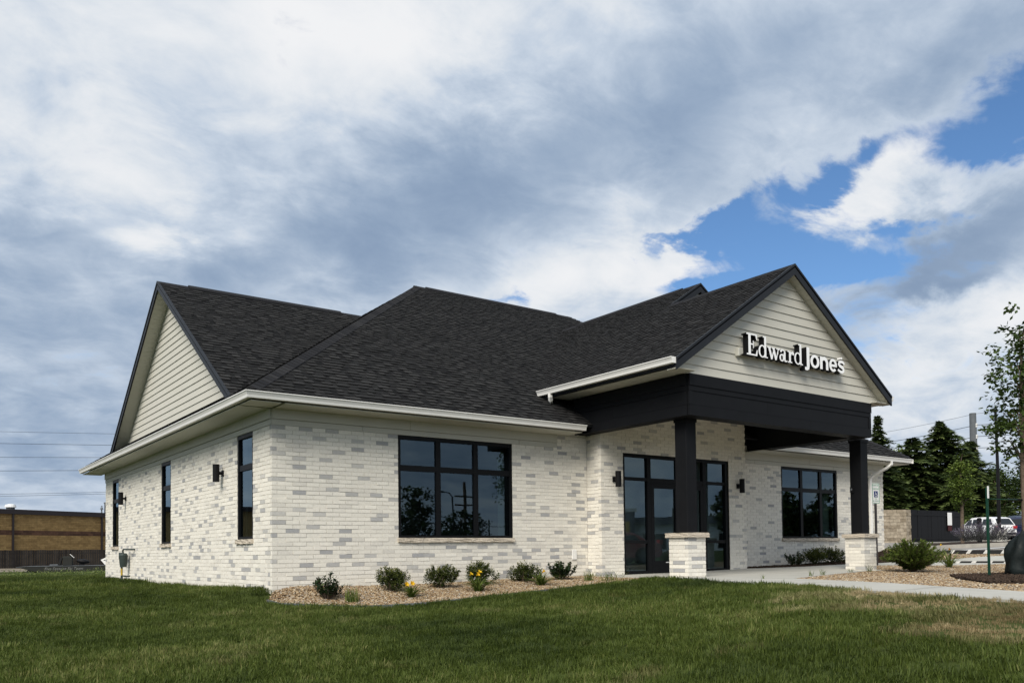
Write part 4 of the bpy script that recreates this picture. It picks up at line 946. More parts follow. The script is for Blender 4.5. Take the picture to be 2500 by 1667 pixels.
# broad leaved trees
def tree(name, loc, label, blobs_, nleaf, ls, m, trunk, group=None, limb=True, jit=.22, flat=.5, core=0):
    """trunk, limbs to each leaf mass, and leaves scattered in clumps through each mass. blobs_: (x, y, z, rx, ry, rz)"""
    t = thing(name, label, 'tree', loc, 0, group); tr = MB(); lf = MB(); r0, ht = trunk
    top = Vector((blobs_[0][0]*.5, blobs_[0][1]*.5, ht)); pts = [Vector((0,0,-.2)), Vector((rnd.uniform(-.04,.04)*ht*.3, 0, ht*.5)), top]
    tr.tube(pts, [r0, r0*.8, r0*.35], 9)
    vol = sum(b[3]*b[4]*b[5] for b in blobs_)
    for b in blobs_:
        c = Vector(b[:3])
        if limb:
            k = min(.95, max(.25, (c.z-b[5]*.6)/ht)); s = pts[1].lerp(top, max(0, k*2-1)) if k > .5 else pts[0].lerp(pts[1], k*2)
            for q in range(3):
                e = c+Vector((rnd.uniform(-.6,.6)*b[3], rnd.uniform(-.6,.6)*b[4], rnd.uniform(-.3,.8)*b[5])); tr.tube([s, s.lerp(e,.5)+Vector((0,0,.05*ht)), e], [r0*.28, r0*.16, r0*.05], 5, caps=False)
        nb = int(nleaf*b[3]*b[4]*b[5]/vol); cl = max(1, nb//26)
        for i in range(cl):
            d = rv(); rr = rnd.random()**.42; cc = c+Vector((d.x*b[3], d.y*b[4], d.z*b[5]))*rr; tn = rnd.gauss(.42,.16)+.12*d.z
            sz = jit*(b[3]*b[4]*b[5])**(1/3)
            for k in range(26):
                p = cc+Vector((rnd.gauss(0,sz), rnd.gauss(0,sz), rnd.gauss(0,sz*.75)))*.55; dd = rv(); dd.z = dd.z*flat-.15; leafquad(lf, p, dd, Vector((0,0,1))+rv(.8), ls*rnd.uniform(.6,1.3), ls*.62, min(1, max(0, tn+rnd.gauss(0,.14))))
    tr.build('trunk', MT['bark'], t); lf.build('crown', m, t); return t
def conifer(name, loc, label, h, rad, m, n=46, group=None, sparse=1.0, cone=1.0, base=.05):
    t = thing(name, label, 'tree', loc, 0, group); tr = MB(); lf = MB(); tr.tube([(0,0,-.2),(0,0,h*.97)], [h*.02+.03, .02], 8)
    ph, ph2 = rnd.uniform(0,6.28), rnd.uniform(0,6.28)
    for i in range(n):
        u = base+(1-base)*(i+.5)/n; z = h*u; Lb = 1.18*rad*(1-u)**(cone*.92)*rnd.uniform(.65,1.3)+.12
        for j in range(int(9*sparse)):
            a = rnd.uniform(0,6.283); d = Vector((math.cos(a), math.sin(a), 0)); L = Lb*rnd.uniform(.5,1.2)*(.86+.22*math.sin(a+ph+u*3)+.20*math.sin(3*a+ph2+u*11)); p0 = Vector((0,0,z)); pts = [p0+d*L*k/6+Vector((0,0,L*(.30*(k/6)-.34*(k/6)**2))) for k in range(7)]
            tn = rnd.gauss(.38,.16)
            for k in range(1,7):
                q = pts[k]; ax = (pts[k]-pts[k-1]).normalized(); sd = Vector((-d.y, d.x, 0)); w_s = (.20+.34*(1-k/7))*min(1.7, .55+L*.45)
                for s in (-1, 1, 0, -.5, .5):
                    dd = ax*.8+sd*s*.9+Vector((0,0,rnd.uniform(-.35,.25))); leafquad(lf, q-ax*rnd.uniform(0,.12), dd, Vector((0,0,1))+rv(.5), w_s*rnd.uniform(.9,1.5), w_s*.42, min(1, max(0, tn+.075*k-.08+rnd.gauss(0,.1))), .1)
    tr.build('trunk', MT['bark'], t); lf.build('crown', m, t); return t
# near tree with its watering bag, at the right edge
T7 = (10.87, -7.66); z7 = g1(*T7)
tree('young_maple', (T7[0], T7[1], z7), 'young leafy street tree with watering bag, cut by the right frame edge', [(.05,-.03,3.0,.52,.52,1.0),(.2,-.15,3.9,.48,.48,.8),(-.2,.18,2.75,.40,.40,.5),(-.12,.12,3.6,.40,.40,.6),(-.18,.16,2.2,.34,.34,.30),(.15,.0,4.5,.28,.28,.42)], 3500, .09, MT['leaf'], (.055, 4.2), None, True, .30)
bag = thing('watering_bag', 'dark green slouching watering bag wrapped round the young tree trunk', 'watering bag', (T7[0], T7[1], z7))
mb = MB(); n = 40; prof = [(.0,.30),(.04,.345),(.13,.35),(.24,.335),(.35,.35),(.46,.34),(.55,.30),(.63,.25),(.70,.17),(.76,.095),(.82,.06)]
for j, (z, r) in enumerate(prof):
    for k in range(n):
        a = 2*math.pi*k/n; fold = .075*abs(math.sin(2.5*a+.35*j))**.6-.04+.05*math.sin(9*a+1.3*math.sin(j*.9))*(.4+j/14); q = r*(1+fold*(2.3 if j < 9 else .6)); mb.v.append((math.cos(a)*q, math.sin(a)*q*.88, z+.02*math.sin(4*a+j)*(j > 0)))
for j in range(len(prof)-1):
    for k in range(n): mb.f.append((j*n+k, j*n+(k+1)%n, (j+1)*n+(k+1)%n, (j+1)*n+k)); mb.t.append(.5); mb.m.append(0)
mb.build('bag_body', MT['bag'], bag, smooth=True)
mb = MB(); mb.tube([(.08*math.cos(a), .07*math.sin(a), .76) for a in [i*math.pi/6 for i in range(13)]], .012, 6); mb.build('drawstring', MT['blk'], bag)
sx, sy = 9.86, -7.50; zs_ = g1(sx, sy)
stk = thing('tree_stake', 'green steel tree stake with white tag and strap to the young tree', 'stake', (sx, sy, zs_))
mb = MB(); mb.box(-.022,.022,-.004,.004,-.1,1.56); mb.box(-.004,.004,.004,.034,-.1,1.56); mb.build('post', MT['greenpost'], stk)
mb = MB(); mb.box(-.026,.026,-.012,-.0045,1.37,1.58); mb.build('reflector', MT['white'], stk)
mb = MB(); mb.tube([(0,0,1.36),(.35,-.10,1.355),(T7[0]-sx-.07, T7[1]-sy+.03, 1.36)], .008, 6); mb.build('wire', MT['greenpost'], stk)
mb = MB(); mb.tube([(T7[0]-sx-.38, T7[1]-sy+.10, 1.36),(T7[0]-sx-.05, T7[1]-sy+.02, 1.36)], .022, 6); mb.build('strap', MT['blk'], stk)

# ------------------------------------------------------------------ accessible parking sign
ps = thing('parking_sign', 'white and green reserved parking sign with wheelchair symbol on a post', 'sign', (15.33,-2.23,g1(15.33,-2.23)), R(-14))
mb = MB(); mb.box(-.03,.03,0,.03,-.2,2.12); mb.build('post', MT['steelpost'], ps)
SWd, S0, S1 = .125, 1.62, 2.15
mb = MB(); mb.box(-SWd,SWd,-.006,0,S0,S1); mb.build('panel', MT['white'], ps)
GREEN = mat('sign green', (.03,.28,.14), .5, .3); BLUE = mat('sign blue', (.012,.03,.16), .5, .3)
mb = MB()
for a, b, c, d in ((-SWd+.008,SWd-.008,S1-.018,S1-.008),(-SWd+.008,SWd-.008,S0+.008,S0+.018),(-SWd+.008,-SWd+.018,S0+.018,S1-.018),(SWd-.018,SWd-.008,S0+.018,S1-.018)): mb.box(a,b,-.0085,-.006,c,d)
mb.build('border', GREEN, ps)
mb = MB(); mb.box(-.062,.062,-.0085,-.006,1.785,1.945); mb.build('symbol_field', BLUE, ps)
mb = MB(); Y_ = -.010
def flat(polys): 
    for k, p in enumerate(polys): mb.add([(a, Y_-.0002*k, 1.865+b) for a, b in p], [tuple(range(len(p)))])
flat([ring(-.014,.058,.011,.011,.0109,.0109,0,360,10)[i] for i in range(10)]); flat(ribbon([(-.014,.045),(-.006,.0),(.022,-.002),(.040,-.045),(.052,-.042)], .014)); flat(ribbon([(-.012,.024),(.020,.022)], .010)); flat(ring(-.002,-.026,.037,.037,.011,.011,110,395,18))
mb.build('wheelchair_symbol', MT['white'], ps)
def text(s, size, loc, m, parent=None, rot=(R(90),0,0), name='lettering', shear=0, ext=.0006):
    cu = bpy.data.curves.new(name, 'FONT'); cu.body = s; cu.size = size; cu.align_x = 'CENTER'; cu.extrude = ext; cu.shear = shear; cu.resolution_u = 2
    tmp = bpy.data.objects.new('tmp', cu); col.objects.link(tmp); dg = bpy.context.evaluated_depsgraph_get(); me = bpy.data.meshes.new_from_object(tmp.evaluated_get(dg)); bpy.data.objects.remove(tmp)
    me.materials.clear(); me.materials.append(m); o = link(name, me, parent, loc, rot); return o
text('RESERVED', .050, (0,-.0075,2.075), GREEN, ps); text('PARKING', .056, (0,-.0075,1.985), GREEN, ps); text('VAN', .036, (0,-.0075,1.735), GREEN, ps); text('ACCESSIBLE', .040, (0,-.0075,1.675), GREEN, ps)

# ------------------------------------------------------------------ parking lot things
def wheelstop(a, b, label):
    a, b = Vector((*a, g1(*a))), Vector((*b, g1(*b))); d = b-a; L = d.length; t = thing('wheel_stop', label, 'wheel stop', a, math.atan2(d.y, d.x), 'striped wheel stops'); t.rotation_euler.y = -math.asin(d.z/L); t.location.z += -.045 if 'lower' in label else .035
    mb = MB(); prof = [(-.085,-.03),(.085,-.03),(.06,.115),(-.06,.115)]; xs = [0,.10,L-.10,L]; vs = []
    for i, x in enumerate(xs):
        k = 0.35 if i in (0,3) else 1.0; vs += [(x, y, z*k) for y, z in prof]
    mb.add(vs, [(i*4+j, i*4+(j+1)%4, i*4+4+(j+1)%4, i*4+4+j) for i in range(3) for j in range(4)]+[(0,3,2,1),(12,13,14,15)]); mb.build('body', MT['rubber'], t)
    for i in range(4):
        x = .22+i*(L-.44-.2)/3
        mb = MB(); o = .003; mb.add([(x,-.085-o,.0),(x+.11,-.085-o,.0),(x+.19,-.06-o,.115+o),(x+.08,-.06-o,.115+o),(x+.08,.06+o,.115+o),(x+.19,.06+o,.115+o)], [(0,1,2,3),(3,2,5,4)]); mb.build('stripe', MT['stripe'], t)
wheelstop((22.75,-.15), (23.45,-2.15), 'black wheel stop with white stripes, the upper fully visible one')
wheelstop((18.95,-2.15), (19.75,-3.8), 'black wheel stop with white stripes half hidden behind the gravel, the lower one')
lp = thing('lamp_post', 'tall black light pole on a round concrete base in the parking lot', 'light pole', (39.0,5.2,g1(39,5.2)))
mb = MB(); mb.cyl(0,0,-.2,.68,.33,n=22); mb.build('concrete_base', MT['concrete'], lp, smooth=False)
mb = MB(); mb.bbox(-.17,.17,-.17,.17,.68,.80,.02); mb.build('base_plate', MT['blk'], lp)
mb = MB(); mb.tube([(0,0,.78),(-.02,-.02,3.5),(-.16,-.05,6.6)], [.085,.075,.06], 10); mb.build('pole', MT['blk'], lp)
mb = MB(); mb.bbox(-.42,.02,-.12,.12,6.55,6.66,.02); mb.build('lamp_head', MT['blk'], lp)
def island_tree():
    tree('young_street_tree', (36.5,5.8,g1(36.5,5.8)+.1), 'slim young tree with pale green leaves on the parking island', [(0,0,3.1,.62,.62,1.0),(-.35,0,2.3,.55,.5,.55),(.3,0,2.0,.5,.5,.5),(-.1,0,3.9,.35,.35,.55)], 3000, .13, MT['leafyoung'], (.09,3.9), None, True, .3)
island_tree()
def spikes(loc, label, n, h, wd, m='sage'):
    t = thing('lavender_bush', label, 'shrub', loc, 0); lf = MB(); 
    for i in range(n):
        a = rnd.uniform(0,6.283); r = wd/2*math.sqrt(rnd.random()); b = Vector((math.cos(a)*r*.6, math.sin(a)*r*.6, 0)); tip = Vector((math.cos(a)*r*1.25, math.sin(a)*r*1.25, h*(1-.5*(r/(wd/2))**2)*rnd.uniform(.75,1.15)))
        for k in range(16):
            u = .2+.8*k/16; q = b.lerp(tip, u)+rv(.03); leafquad(lf, q, (tip-b).normalized()+rv(.7), rv(), rnd.uniform(.07,.13), .03, min(1, max(0, .25+.6*u+rnd.gauss(0,.12))), 0)
    lf.build('foliage', MT[m], t); return t
spikes((35.0,4.1,g1(35,4.1)+.1), 'grey purple lavender clump on the parking island', 260, .95, 2.3)
dp = thing('bollard', 'short black bollard post at the left of the lavender', 'bollard', (37.6,5.5,g1(37.6,5.5)+.1)); mb = MB(); mb.cyl(0,0,-.1,1.15,.11,n=14); mb.cyl(0,0,1.15,1.20,.11,.06,14); mb.build('post', MT['blk'], dp)
# dumpster enclosure
da, db, dc = Vector((44.9,15.9,0)), Vector((46.9,14.3,0)), Vector((53.9,14.2,0))
en = thing('dumpster_enclosure', 'trash enclosure with tan split block wall and tall black gates', 'enclosure', (db.x, db.y, g1(db.x, db.y)))
BLK = mat('tan split face block', (.33,.285,.22), .95, .1, tone='tone', ramp=[(0,(.20,.165,.12)),(1,(.36,.31,.24))], nscale=6, namt=.3, bump=1, bscale=8)
def wallrun(a, b, z0, h, nm, m, bl=.42, bh=.2, rows=None):
    d = (b-a); d.z = 0; L = d.length; d.normalize(); nn = Vector((d.y, -d.x, 0)); w_ = MB(); w_.prism([a+Vector((0,0,z0)), b+Vector((0,0,z0)), b+Vector((0,0,z0+h)), a+Vector((0,0,z0+h))], nn*-.02, nn*-.25); wp = w_.build('block_wall', BLK, en, -en.location, fix=True)
    bb = MB(); k = 0; z = z0
    while z < z0+h-.05:
        x = -bl/2*(k%2)
        while x < L:
            p, q = max(0,x)+.006, min(L,x+bl)-.006
            if q-p > .03:
                j = rnd.uniform(-.012,.02); c = [a+d*p+Vector((0,0,z+.006)), a+d*q+Vector((0,0,z+.006)), a+d*q+Vector((0,0,z+bh-.006)), a+d*p+Vector((0,0,z+bh-.006))]
                m_ = MB(); m_.prism(c, nn*(.0+j), nn*-.03, rnd.random()); m_.build('block', BLK, wp, fix=True)
            x += bl
        z += bh; k += 1
ze = g1(db.x, db.y)-.1
wallrun(da-(db-da)*1.2, db, ze, 2.2, 'block_wall', BLK)
wallrun(db, db+(dc-db).normalized()*.55, ze, 2.2, 'block_wall', BLK)
gt = child('gate', en); gt.location = -en.location
g0 = db+(dc-db).normalized()*.56; gd = (dc-db).normalized(); gn = Vector((gd.y, -gd.x, 0)); Lg = (dc-g0).length
for k in range(int(Lg/.42)):
    p, q = k*.42+.008, (k+1)*.42-.008; mb = MB(); j = rnd.uniform(0,.02); mb.prism([g0+gd*p+Vector((0,0,ze+.1)), g0+gd*q+Vector((0,0,ze+.1)), g0+gd*q+Vector((0,0,ze+2.2)), g0+gd*p+Vector((0,0,ze+2.2))], gn*(-.02-j), gn*-.06); mb.build('gate_board', MT['blk'], gt, fix=True)
mb = MB(); mb.prism([g0+Vector((0,0,ze+.3)), dc+Vector((0,0,ze+.3)), dc+Vector((0,0,ze+.42)), g0+Vector((0,0,ze+.42))], gn*.01, gn*-.02); mb.prism([g0+Vector((0,0,ze+1.85)), dc+Vector((0,0,ze+1.85)), dc+Vector((0,0,ze+1.97)), g0+Vector((0,0,ze+1.97))], gn*.01, gn*-.02); tag(mb.build('rail', MT['blk'], gt, fix=True), kind='stuff')
q0 = g0+gd*(Lg*.74); zb = ze+1.25
sn = thing('notice_sign', 'white rectangular notice on the black enclosure gate', 'sign', (q0+gn*.03)+Vector((0,0,zb)), math.atan2(gd.y, gd.x)); mb = MB(); mb.box(-.28,.28,-.01,0,0,.85); mb.build('panel', MT['white'], sn); mb = MB(); mb.box(-.26,.26,-.01,0,-.38,-.02); mb.build('lower_panel', mat('dull red panel', (.045,.006,.006), .6, .3), sn)
# cars
def car(loc, rz, label, paint, L=4.7, W=1.85, H=1.70, suv=True, group=None, name='parked_car', plate=True):
    t = thing(name, label, 'car', loc, rz, group); hl = L/2
    if suv: low = [(-hl,.42),(-hl+.02,.62),(-hl+.06,.92),(-hl+.10,1.05),(.95,1.02),(1.55,.98),(hl-.25,.86),(hl-.04,.70),(hl,.45),(hl-.1,.26),(-hl+.15,.28)]
    else: low = [(-hl,.45),(-hl+.03,.70),(-hl+.15,.88),(.85,.88),(1.5,.82),(hl-.2,.70),(hl,.52),(hl-.05,.26),(-hl+.15,.26)]
    roof_ = [(-hl+.08,1.05),(-hl+.42,H-.12),(-hl+.75,H-.02),(-.3,H),(.25,H-.04),(1.05,1.02)] if suv else [(-hl+.45,.88),(-hl+1.2,H-.06),(-.35,H),(.15,H-.06),(.95,.87)]
    mb = MB(); w2 = W/2
    def loft(prof, wb, wt, zb_, zt_, mbx):
        n = len(prof); S = lambda z: w2*(wb+(wt-wb)*max(0,min(1,(z-zb_)/(zt_-zb_)))); vs = [(x, -S(z), z) for x, z in prof]+[(x, S(z), z) for x, z in prof]
        mbx.add(vs, [tuple(range(n)), tuple(reversed(range(n,2*n)))]+[(i,i+n,(i+1)%n+n,(i+1)%n) for i in range(n)])
    loft(low, 1.0, .96, .3, 1.05, mb); loft(roof_, .95, .76, roof_[0][1], H, mb); bo = mb.build('body', paint, t, fix=True)
    bv = bo.modifiers.new('bevel', 'BEVEL'); bv.width = .045; bv.segments = 2; bv.limit_method = 'ANGLE'; bv.angle_limit = R(25)
    def sidez(z): return w2*(.95+(.76-.95)*max(0,min(1,(z-roof_[0][1])/(H-roof_[0][1]))))
    gl = mat('dark car glass', (.01,.012,.014), .08, .6) if 'dark car glass' not in bpy.data.materials else bpy.data.materials['dark car glass']
    zb_ = roof_[0][1]+.05; zt_ = H-.16
    spans = [(-hl+.42,-.95),(-.88,.02),(.09,.78)] if suv else [(-hl+.95,-.45),(-.38,.55)]
    for s in (-1, 1):
        for a, b in spans:
            g = MB(); f = lambda x, z: (x, s*(sidez(z)+.006), z); ta = a+(.22 if a == spans[0][0] else .03); tb = b-(.42 if b == spans[-1][1] else .03)
            g.add([f(a,zb_), f(b,zb_), f(tb,zt_), f(ta,zt_)], [(0,1,2,3)]); g.build('side_window', gl, t)
        for wx in (-hl+.88, hl-.92):
            wh = MB(); wh.tube([(wx, s*(w2-.23), .34), (wx, s*(w2+.012), .34)], .345, 22); wo_ = wh.build('wheel', MT['rubber'], t)
            wh = MB(); wh.tube([(wx, s*(w2+.0), .34), (wx, s*(w2+.022), .34)], .225, 18); wh.build('rim', MT['galv'], wo_)
        tl_ = MB(); tl_.bbox(-hl-.015,-hl+.22, s*w2*.97-(.02 if s > 0 else .30), s*w2*.97+(.30 if s < 0 else .02) if s < 0 else s*w2*.97+.02, .82, 1.02, .02) if False else tl_.box(-hl-.02,-hl+.14, min(s*w2*.66, s*w2*.985), max(s*w2*.66, s*w2*.985), .80, 1.0); tl_.build('tail_light', bpy.data.materials.get('red lens') or mat('red lens', (.35,.006,.008), .2, .5), t)
        hl_ = MB(); hl_.box(hl-.24,hl-.02, min(s*w2*.6, s*w2*.97), max(s*w2*.6, s*w2*.97), .66, .78); hl_.build('headlight', bpy.data.materials.get('clear lens') or mat('clear lens', (.6,.62,.65), .1, .6), t)
        mr = MB(); mr.bbox(.62,.80, min(s*(w2*.97),s*(w2+.16)), max(s*(w2*.97),s*(w2+.16)), .98, 1.12, .03); mr.build('mirror', paint, t)
    g = MB(); xb, xt = roof_[0][0]-.01, roof_[1][0]-.012; g.add([(xb+.02,-w2*.80,roof_[0][1]+.05),(xb+.02,w2*.80,roof_[0][1]+.05),(xt-.02,w2*.66,roof_[1][1]-.03),(xt-.02,-w2*.66,roof_[1][1]-.03)], [(0,1,2,3)]); g.build('rear_window', gl, t)
    g = MB(); g.box(-hl-.03,-hl+.05,-w2*.9,w2*.9,.36,.52); g.build('bumper', MT['blk'], t)
    if plate: g = MB(); g.box(-hl-.035,-hl-.0,-.16,.16,.66,.78); g.build('licence_plate', MT['white'], t)
    return t
WHITE = mat('white car paint', (.78,.78,.78), .25, .5, coat=.8); NAVY = mat('navy car paint', (.012,.018,.06), .25, .5, coat=.9); RED = mat('dark red car paint', (.22,.012,.012), .25, .5, coat=.9); GRAY = mat('grey blue car paint', (.10,.13,.18), .25, .5, coat=.9)
hd = math.atan2(3.8,1.58)
car((61.3,16.3,g1(61.3,16.3)), hd, 'white estate SUV parked by the lavender and light pole', WHITE)
car((64.0,14.75,g1(64,14.75)), hd+.06, 'navy blue SUV parked right of the white SUV', NAVY)
car((69.5,17.3,g1(69.5,17.3)), hd+.1, 'grey blue SUV whose roof shows behind the navy SUV', GRAY, H=1.95)

# ------------------------------------------------------------------ trees beyond the lot
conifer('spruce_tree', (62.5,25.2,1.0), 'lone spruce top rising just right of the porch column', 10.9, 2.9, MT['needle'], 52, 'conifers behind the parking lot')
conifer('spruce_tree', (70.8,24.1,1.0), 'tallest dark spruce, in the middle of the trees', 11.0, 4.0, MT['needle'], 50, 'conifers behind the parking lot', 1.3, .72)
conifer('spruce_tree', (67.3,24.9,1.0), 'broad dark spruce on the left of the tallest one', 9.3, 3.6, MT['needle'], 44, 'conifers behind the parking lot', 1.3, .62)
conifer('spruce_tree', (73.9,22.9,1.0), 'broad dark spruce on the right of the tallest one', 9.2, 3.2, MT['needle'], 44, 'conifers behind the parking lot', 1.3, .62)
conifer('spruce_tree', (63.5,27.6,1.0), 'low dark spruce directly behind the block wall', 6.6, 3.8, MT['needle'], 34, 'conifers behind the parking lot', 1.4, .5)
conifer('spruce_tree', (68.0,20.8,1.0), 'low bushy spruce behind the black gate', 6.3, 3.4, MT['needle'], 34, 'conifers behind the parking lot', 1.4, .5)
for (x, y, z_, r, l_) in ((66.5,26.6,3.2,2.6,'dark leafy tree filling the gap left of the tallest spruce'),(72.5,25.2,3.4,2.8,'dark leafy tree filling the gap between the two middle spruces'),(72.8,20.4,3.0,2.4,'dark leafy tree filling the gap right of the low bushy spruce'),(62.8,29.4,3.0,2.6,'dark leafy tree peeking out beside the gutter end')):
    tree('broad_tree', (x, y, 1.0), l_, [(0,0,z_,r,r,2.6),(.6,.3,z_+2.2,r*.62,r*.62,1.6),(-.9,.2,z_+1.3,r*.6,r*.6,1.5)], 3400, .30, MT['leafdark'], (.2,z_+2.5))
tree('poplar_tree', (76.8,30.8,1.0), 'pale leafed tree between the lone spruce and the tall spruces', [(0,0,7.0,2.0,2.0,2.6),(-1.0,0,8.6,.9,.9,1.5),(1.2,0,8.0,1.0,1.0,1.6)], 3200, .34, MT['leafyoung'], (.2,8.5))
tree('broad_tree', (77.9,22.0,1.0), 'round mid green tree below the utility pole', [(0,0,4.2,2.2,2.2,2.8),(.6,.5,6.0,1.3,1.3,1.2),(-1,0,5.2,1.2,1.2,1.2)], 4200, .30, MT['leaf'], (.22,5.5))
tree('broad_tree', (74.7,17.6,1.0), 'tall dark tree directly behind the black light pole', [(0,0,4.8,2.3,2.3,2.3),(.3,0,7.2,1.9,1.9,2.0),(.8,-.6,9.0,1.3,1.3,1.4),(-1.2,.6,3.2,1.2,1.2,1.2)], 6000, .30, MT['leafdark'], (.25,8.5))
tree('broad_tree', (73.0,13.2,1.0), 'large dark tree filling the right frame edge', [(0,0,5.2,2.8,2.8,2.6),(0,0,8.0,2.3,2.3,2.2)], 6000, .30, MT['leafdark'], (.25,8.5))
tree('broad_tree', (88.0,17.0,1.0), 'dark background tree low behind the parked cars', [(0,0,3.0,5.0,5.0,2.0),(4,-3,3.2,4.0,4.0,2.1)], 4200, .36, MT['leafdark'], (.25,5))
tree('broad_tree', (86.0,30.0,1.0), 'dark background tree low behind the enclosure gates', [(0,0,3.6,6.0,5.0,2.6),(-6,5,3.8,5.0,4.0,2.6)], 5200, .36, MT['leafdark'], (.25,5))

# ------------------------------------------------------------------ power line
up_ = thing('utility_pole', 'tall grey steel utility pole with three line insulators', 'utility pole', (89.7,30.0,1.4))
mb = MB(); mb.tube([(0,0,-.5),(0,0,13.8)], [.46,.34], 12); mb.build('pole', MT['galv'], up_, smooth=False)
for z in (12.45,11.22,9.98):
    mb = MB(); mb.box(-.12,.12,-.44,-.34,z-.22,z+.2); mb.build('bracket', MT['white'], up_)
def wire(a, b, sag, r, label):
    a, b = Vector(a), Vector(b); pts = [a.lerp(b, i/24)-Vector((0,0,4*sag*(i/24)*(1-i/24))) for i in range(25)]; mb = MB(); o_ = a; mb.tube([p-o_ for p in pts], r, 5, caps=False)
    return tag(mb.build('power_line', MT['blk'], None, o_), label, 'power line', 'overhead wires')
for i, z in enumerate((15.1,13.85,12.6,11.35)):
    n_ = ('topmost','second','third','lowest')[i]
    wire((89.6,29.6,z), (90.6,75,z+1.2), 1.4, .028 if i else .016, f'{n_} overhead wire running left from the utility pole')
    wire((89.6,29.6,z), (89,-25,z+1.0), 1.2, .028 if i else .016, f'{n_} overhead wire running right from the utility pole')
for i, (a, b) in enumerate((((-30,151.8,20.4),(40,100.6,17.4)),((-30,151.8,18.5),(40,100.6,15.9)),((-30,151.8,15.9),(40,100.6,14.5)),((-30,151.8,13.6),(40,100.6,12.9)))):
    wire(a, b, .25, .026 if i else .020, f'{("topmost","second","third","lowest")[i]} dark wire over the tan building at left')
for i, (a, b) in enumerate((((-30,165,10.4),(45,109,10.9)),((-30,165,9.9),(45,109,10.75)))): wire(a, b, .2, .022, f'{("upper","lower")[i]} thin faint wire low over the tan building')

# ------------------------------------------------------------------ left background: brick building, fence, trailer
TAN = mat('tan brick', (.30,.21,.10), .9, .15, tone='tone', ramp=[(0,(.20,.13,.055)),(1,(.29,.195,.085))], nscale=3, namt=.2); BRN = mat('brown brick', (.10,.055,.035), .9, .15, tone='tone', ramp=[(0,(.06,.034,.025)),(1,(.11,.06,.04))], nscale=3, namt=.2); ROOFM = mat('dark brown roof trim', (.025,.020,.022), .5, .3)
pa, pb = Vector((3.9,90.5,0)), Vector((15.2,95.9,0)); fd = (pb-pa).normalized(); fn_ = Vector((fd.y, -fd.x, 0)); A0 = pa-fd*48; ZB = -.6
tb = thing('brick_building', 'long low tan brick building with a brown band beyond the fence', 'building', (A0.x, A0.y, ZB), math.atan2(fd.y, fd.x)); LB = 84
mb = MB(); mb.box(0,LB,.12,16,0,6.2); wl_ = mb.build('wall', TAN, tb)
for z0, z1, m_, rows in ((0,3.72,TAN,18),(3.72,4.24,BRN,2),(4.24,6.2,TAN,10)):
    mb = MB(); hh = (z1-z0)/rows
    for r_i in range(rows):
        x = -.3*(r_i%2)
        while x < LB:
            x1 = min(LB, x+.62)
            if 40 < x < 68 or r_i % 1 == 0 and 30 < x < 75: mb.box(max(0,x)+.008, x1-.008, .06+rnd.uniform(0,.012), .13, z0+r_i*hh+.01, z0+(r_i+1)*hh-.01, rnd.random())
            x += .62
    tag(mb.build('brick_course', m_, tb), kind='stuff')
mb = MB(); mb.box(-.2,LB+.2,-.12,.4,5.98,6.5); mb.box(-.2,LB+.2,.4,16.2,6.15,6.4); mb.build('roof_edge', ROOFM, tb)
for x in (26,32.7,39.5,49.35,60.0,67):
    mb = MB(); mb.tube([(x,-.02,.1),(x,-.02,5.98)], .12, 4); mb.build('downspout', ROOFM, tb)
def onroof(x, nm, lab, cat, parts):
    p = A0+fd*x-fn_*1.2; t = thing(nm, lab, cat, (p.x, p.y, ZB+6.42)); 
    for n_, mb_, m_ in parts: mb_.build(n_, m_, t)
m1 = MB(); m1.cyl(0,0,0,.35,.42,n=16); m2 = MB(); m2.cyl(0,0,.35,.62,.58,.50,16); m2.cyl(0,0,.62,.70,.50,.2,16); onroof(49.8, 'roof_vent', 'round pale exhaust vent on the tan building roof', 'roof vent', [('base', m1, MT['galv']), ('hood', m2, MT['white'])])
m1 = MB(); m1.cyl(0,0,0,.8,.08,n=8); m2 = MB(); m2.cyl(0,0,.55,.75,.2,.12,10); m2.cyl(0,0,.85,1.0,.12,.05,10); onroof(60.85, 'vent_pipe', 'thin capped vent pipe on the tan building roof', 'vent pipe', [('pipe', m1, MT['galv']), ('cap', m2, MT['galv'])])
m1 = MB(); m1.cyl(0,0,0,1.3,.13,n=8); m2 = MB(); m2.cyl(0,0,1.3,1.42,.2,n=10); onroof(61.35, 'vent_pipe', 'taller vent pipe at the roof edge beside the white office wall', 'vent pipe', [('pipe', m1, MT['galv']), ('cap', m2, MT['galv'])])
FENCE = mat('dark weathered fence wood', (.05,.042,.036), .9, .1, tone='tone', ramp=[(0,(.012,.011,.011)),(1,(.030,.027,.025))], nscale=2, namt=.3)
fa, fb_ = Vector((-28,84.6,0)), Vector((24,77.3,0)); ff = thing('wooden_fence', 'dark weathered board fence in front of the tan brick building', 'fence', (fa.x, fa.y, -.45), math.atan2(fb_.y-fa.y, fb_.x-fa.x)); Lf = (fb_-fa).length
mb = MB(); mb.box(0,Lf,.03,.08,.35,.45); mb.build('rail', FENCE, ff); mb = MB(); mb.box(0,Lf,.03,.08,1.45,1.55); mb.build('rail', FENCE, ff)
x = 0; fmes = []
for k in range(6):
    mb = MB(); h_ = 1.84+rnd.uniform(-.03,.03); mb.box(0,.19,0,.025,0,h_, rnd.random()); fmes.append(mb.mesh('fence_board', FENCE))
while x < Lf:
    link('fence_board', rnd.choice(fmes), ff, (x, rnd.uniform(-.006,.006), 0)); x += .2
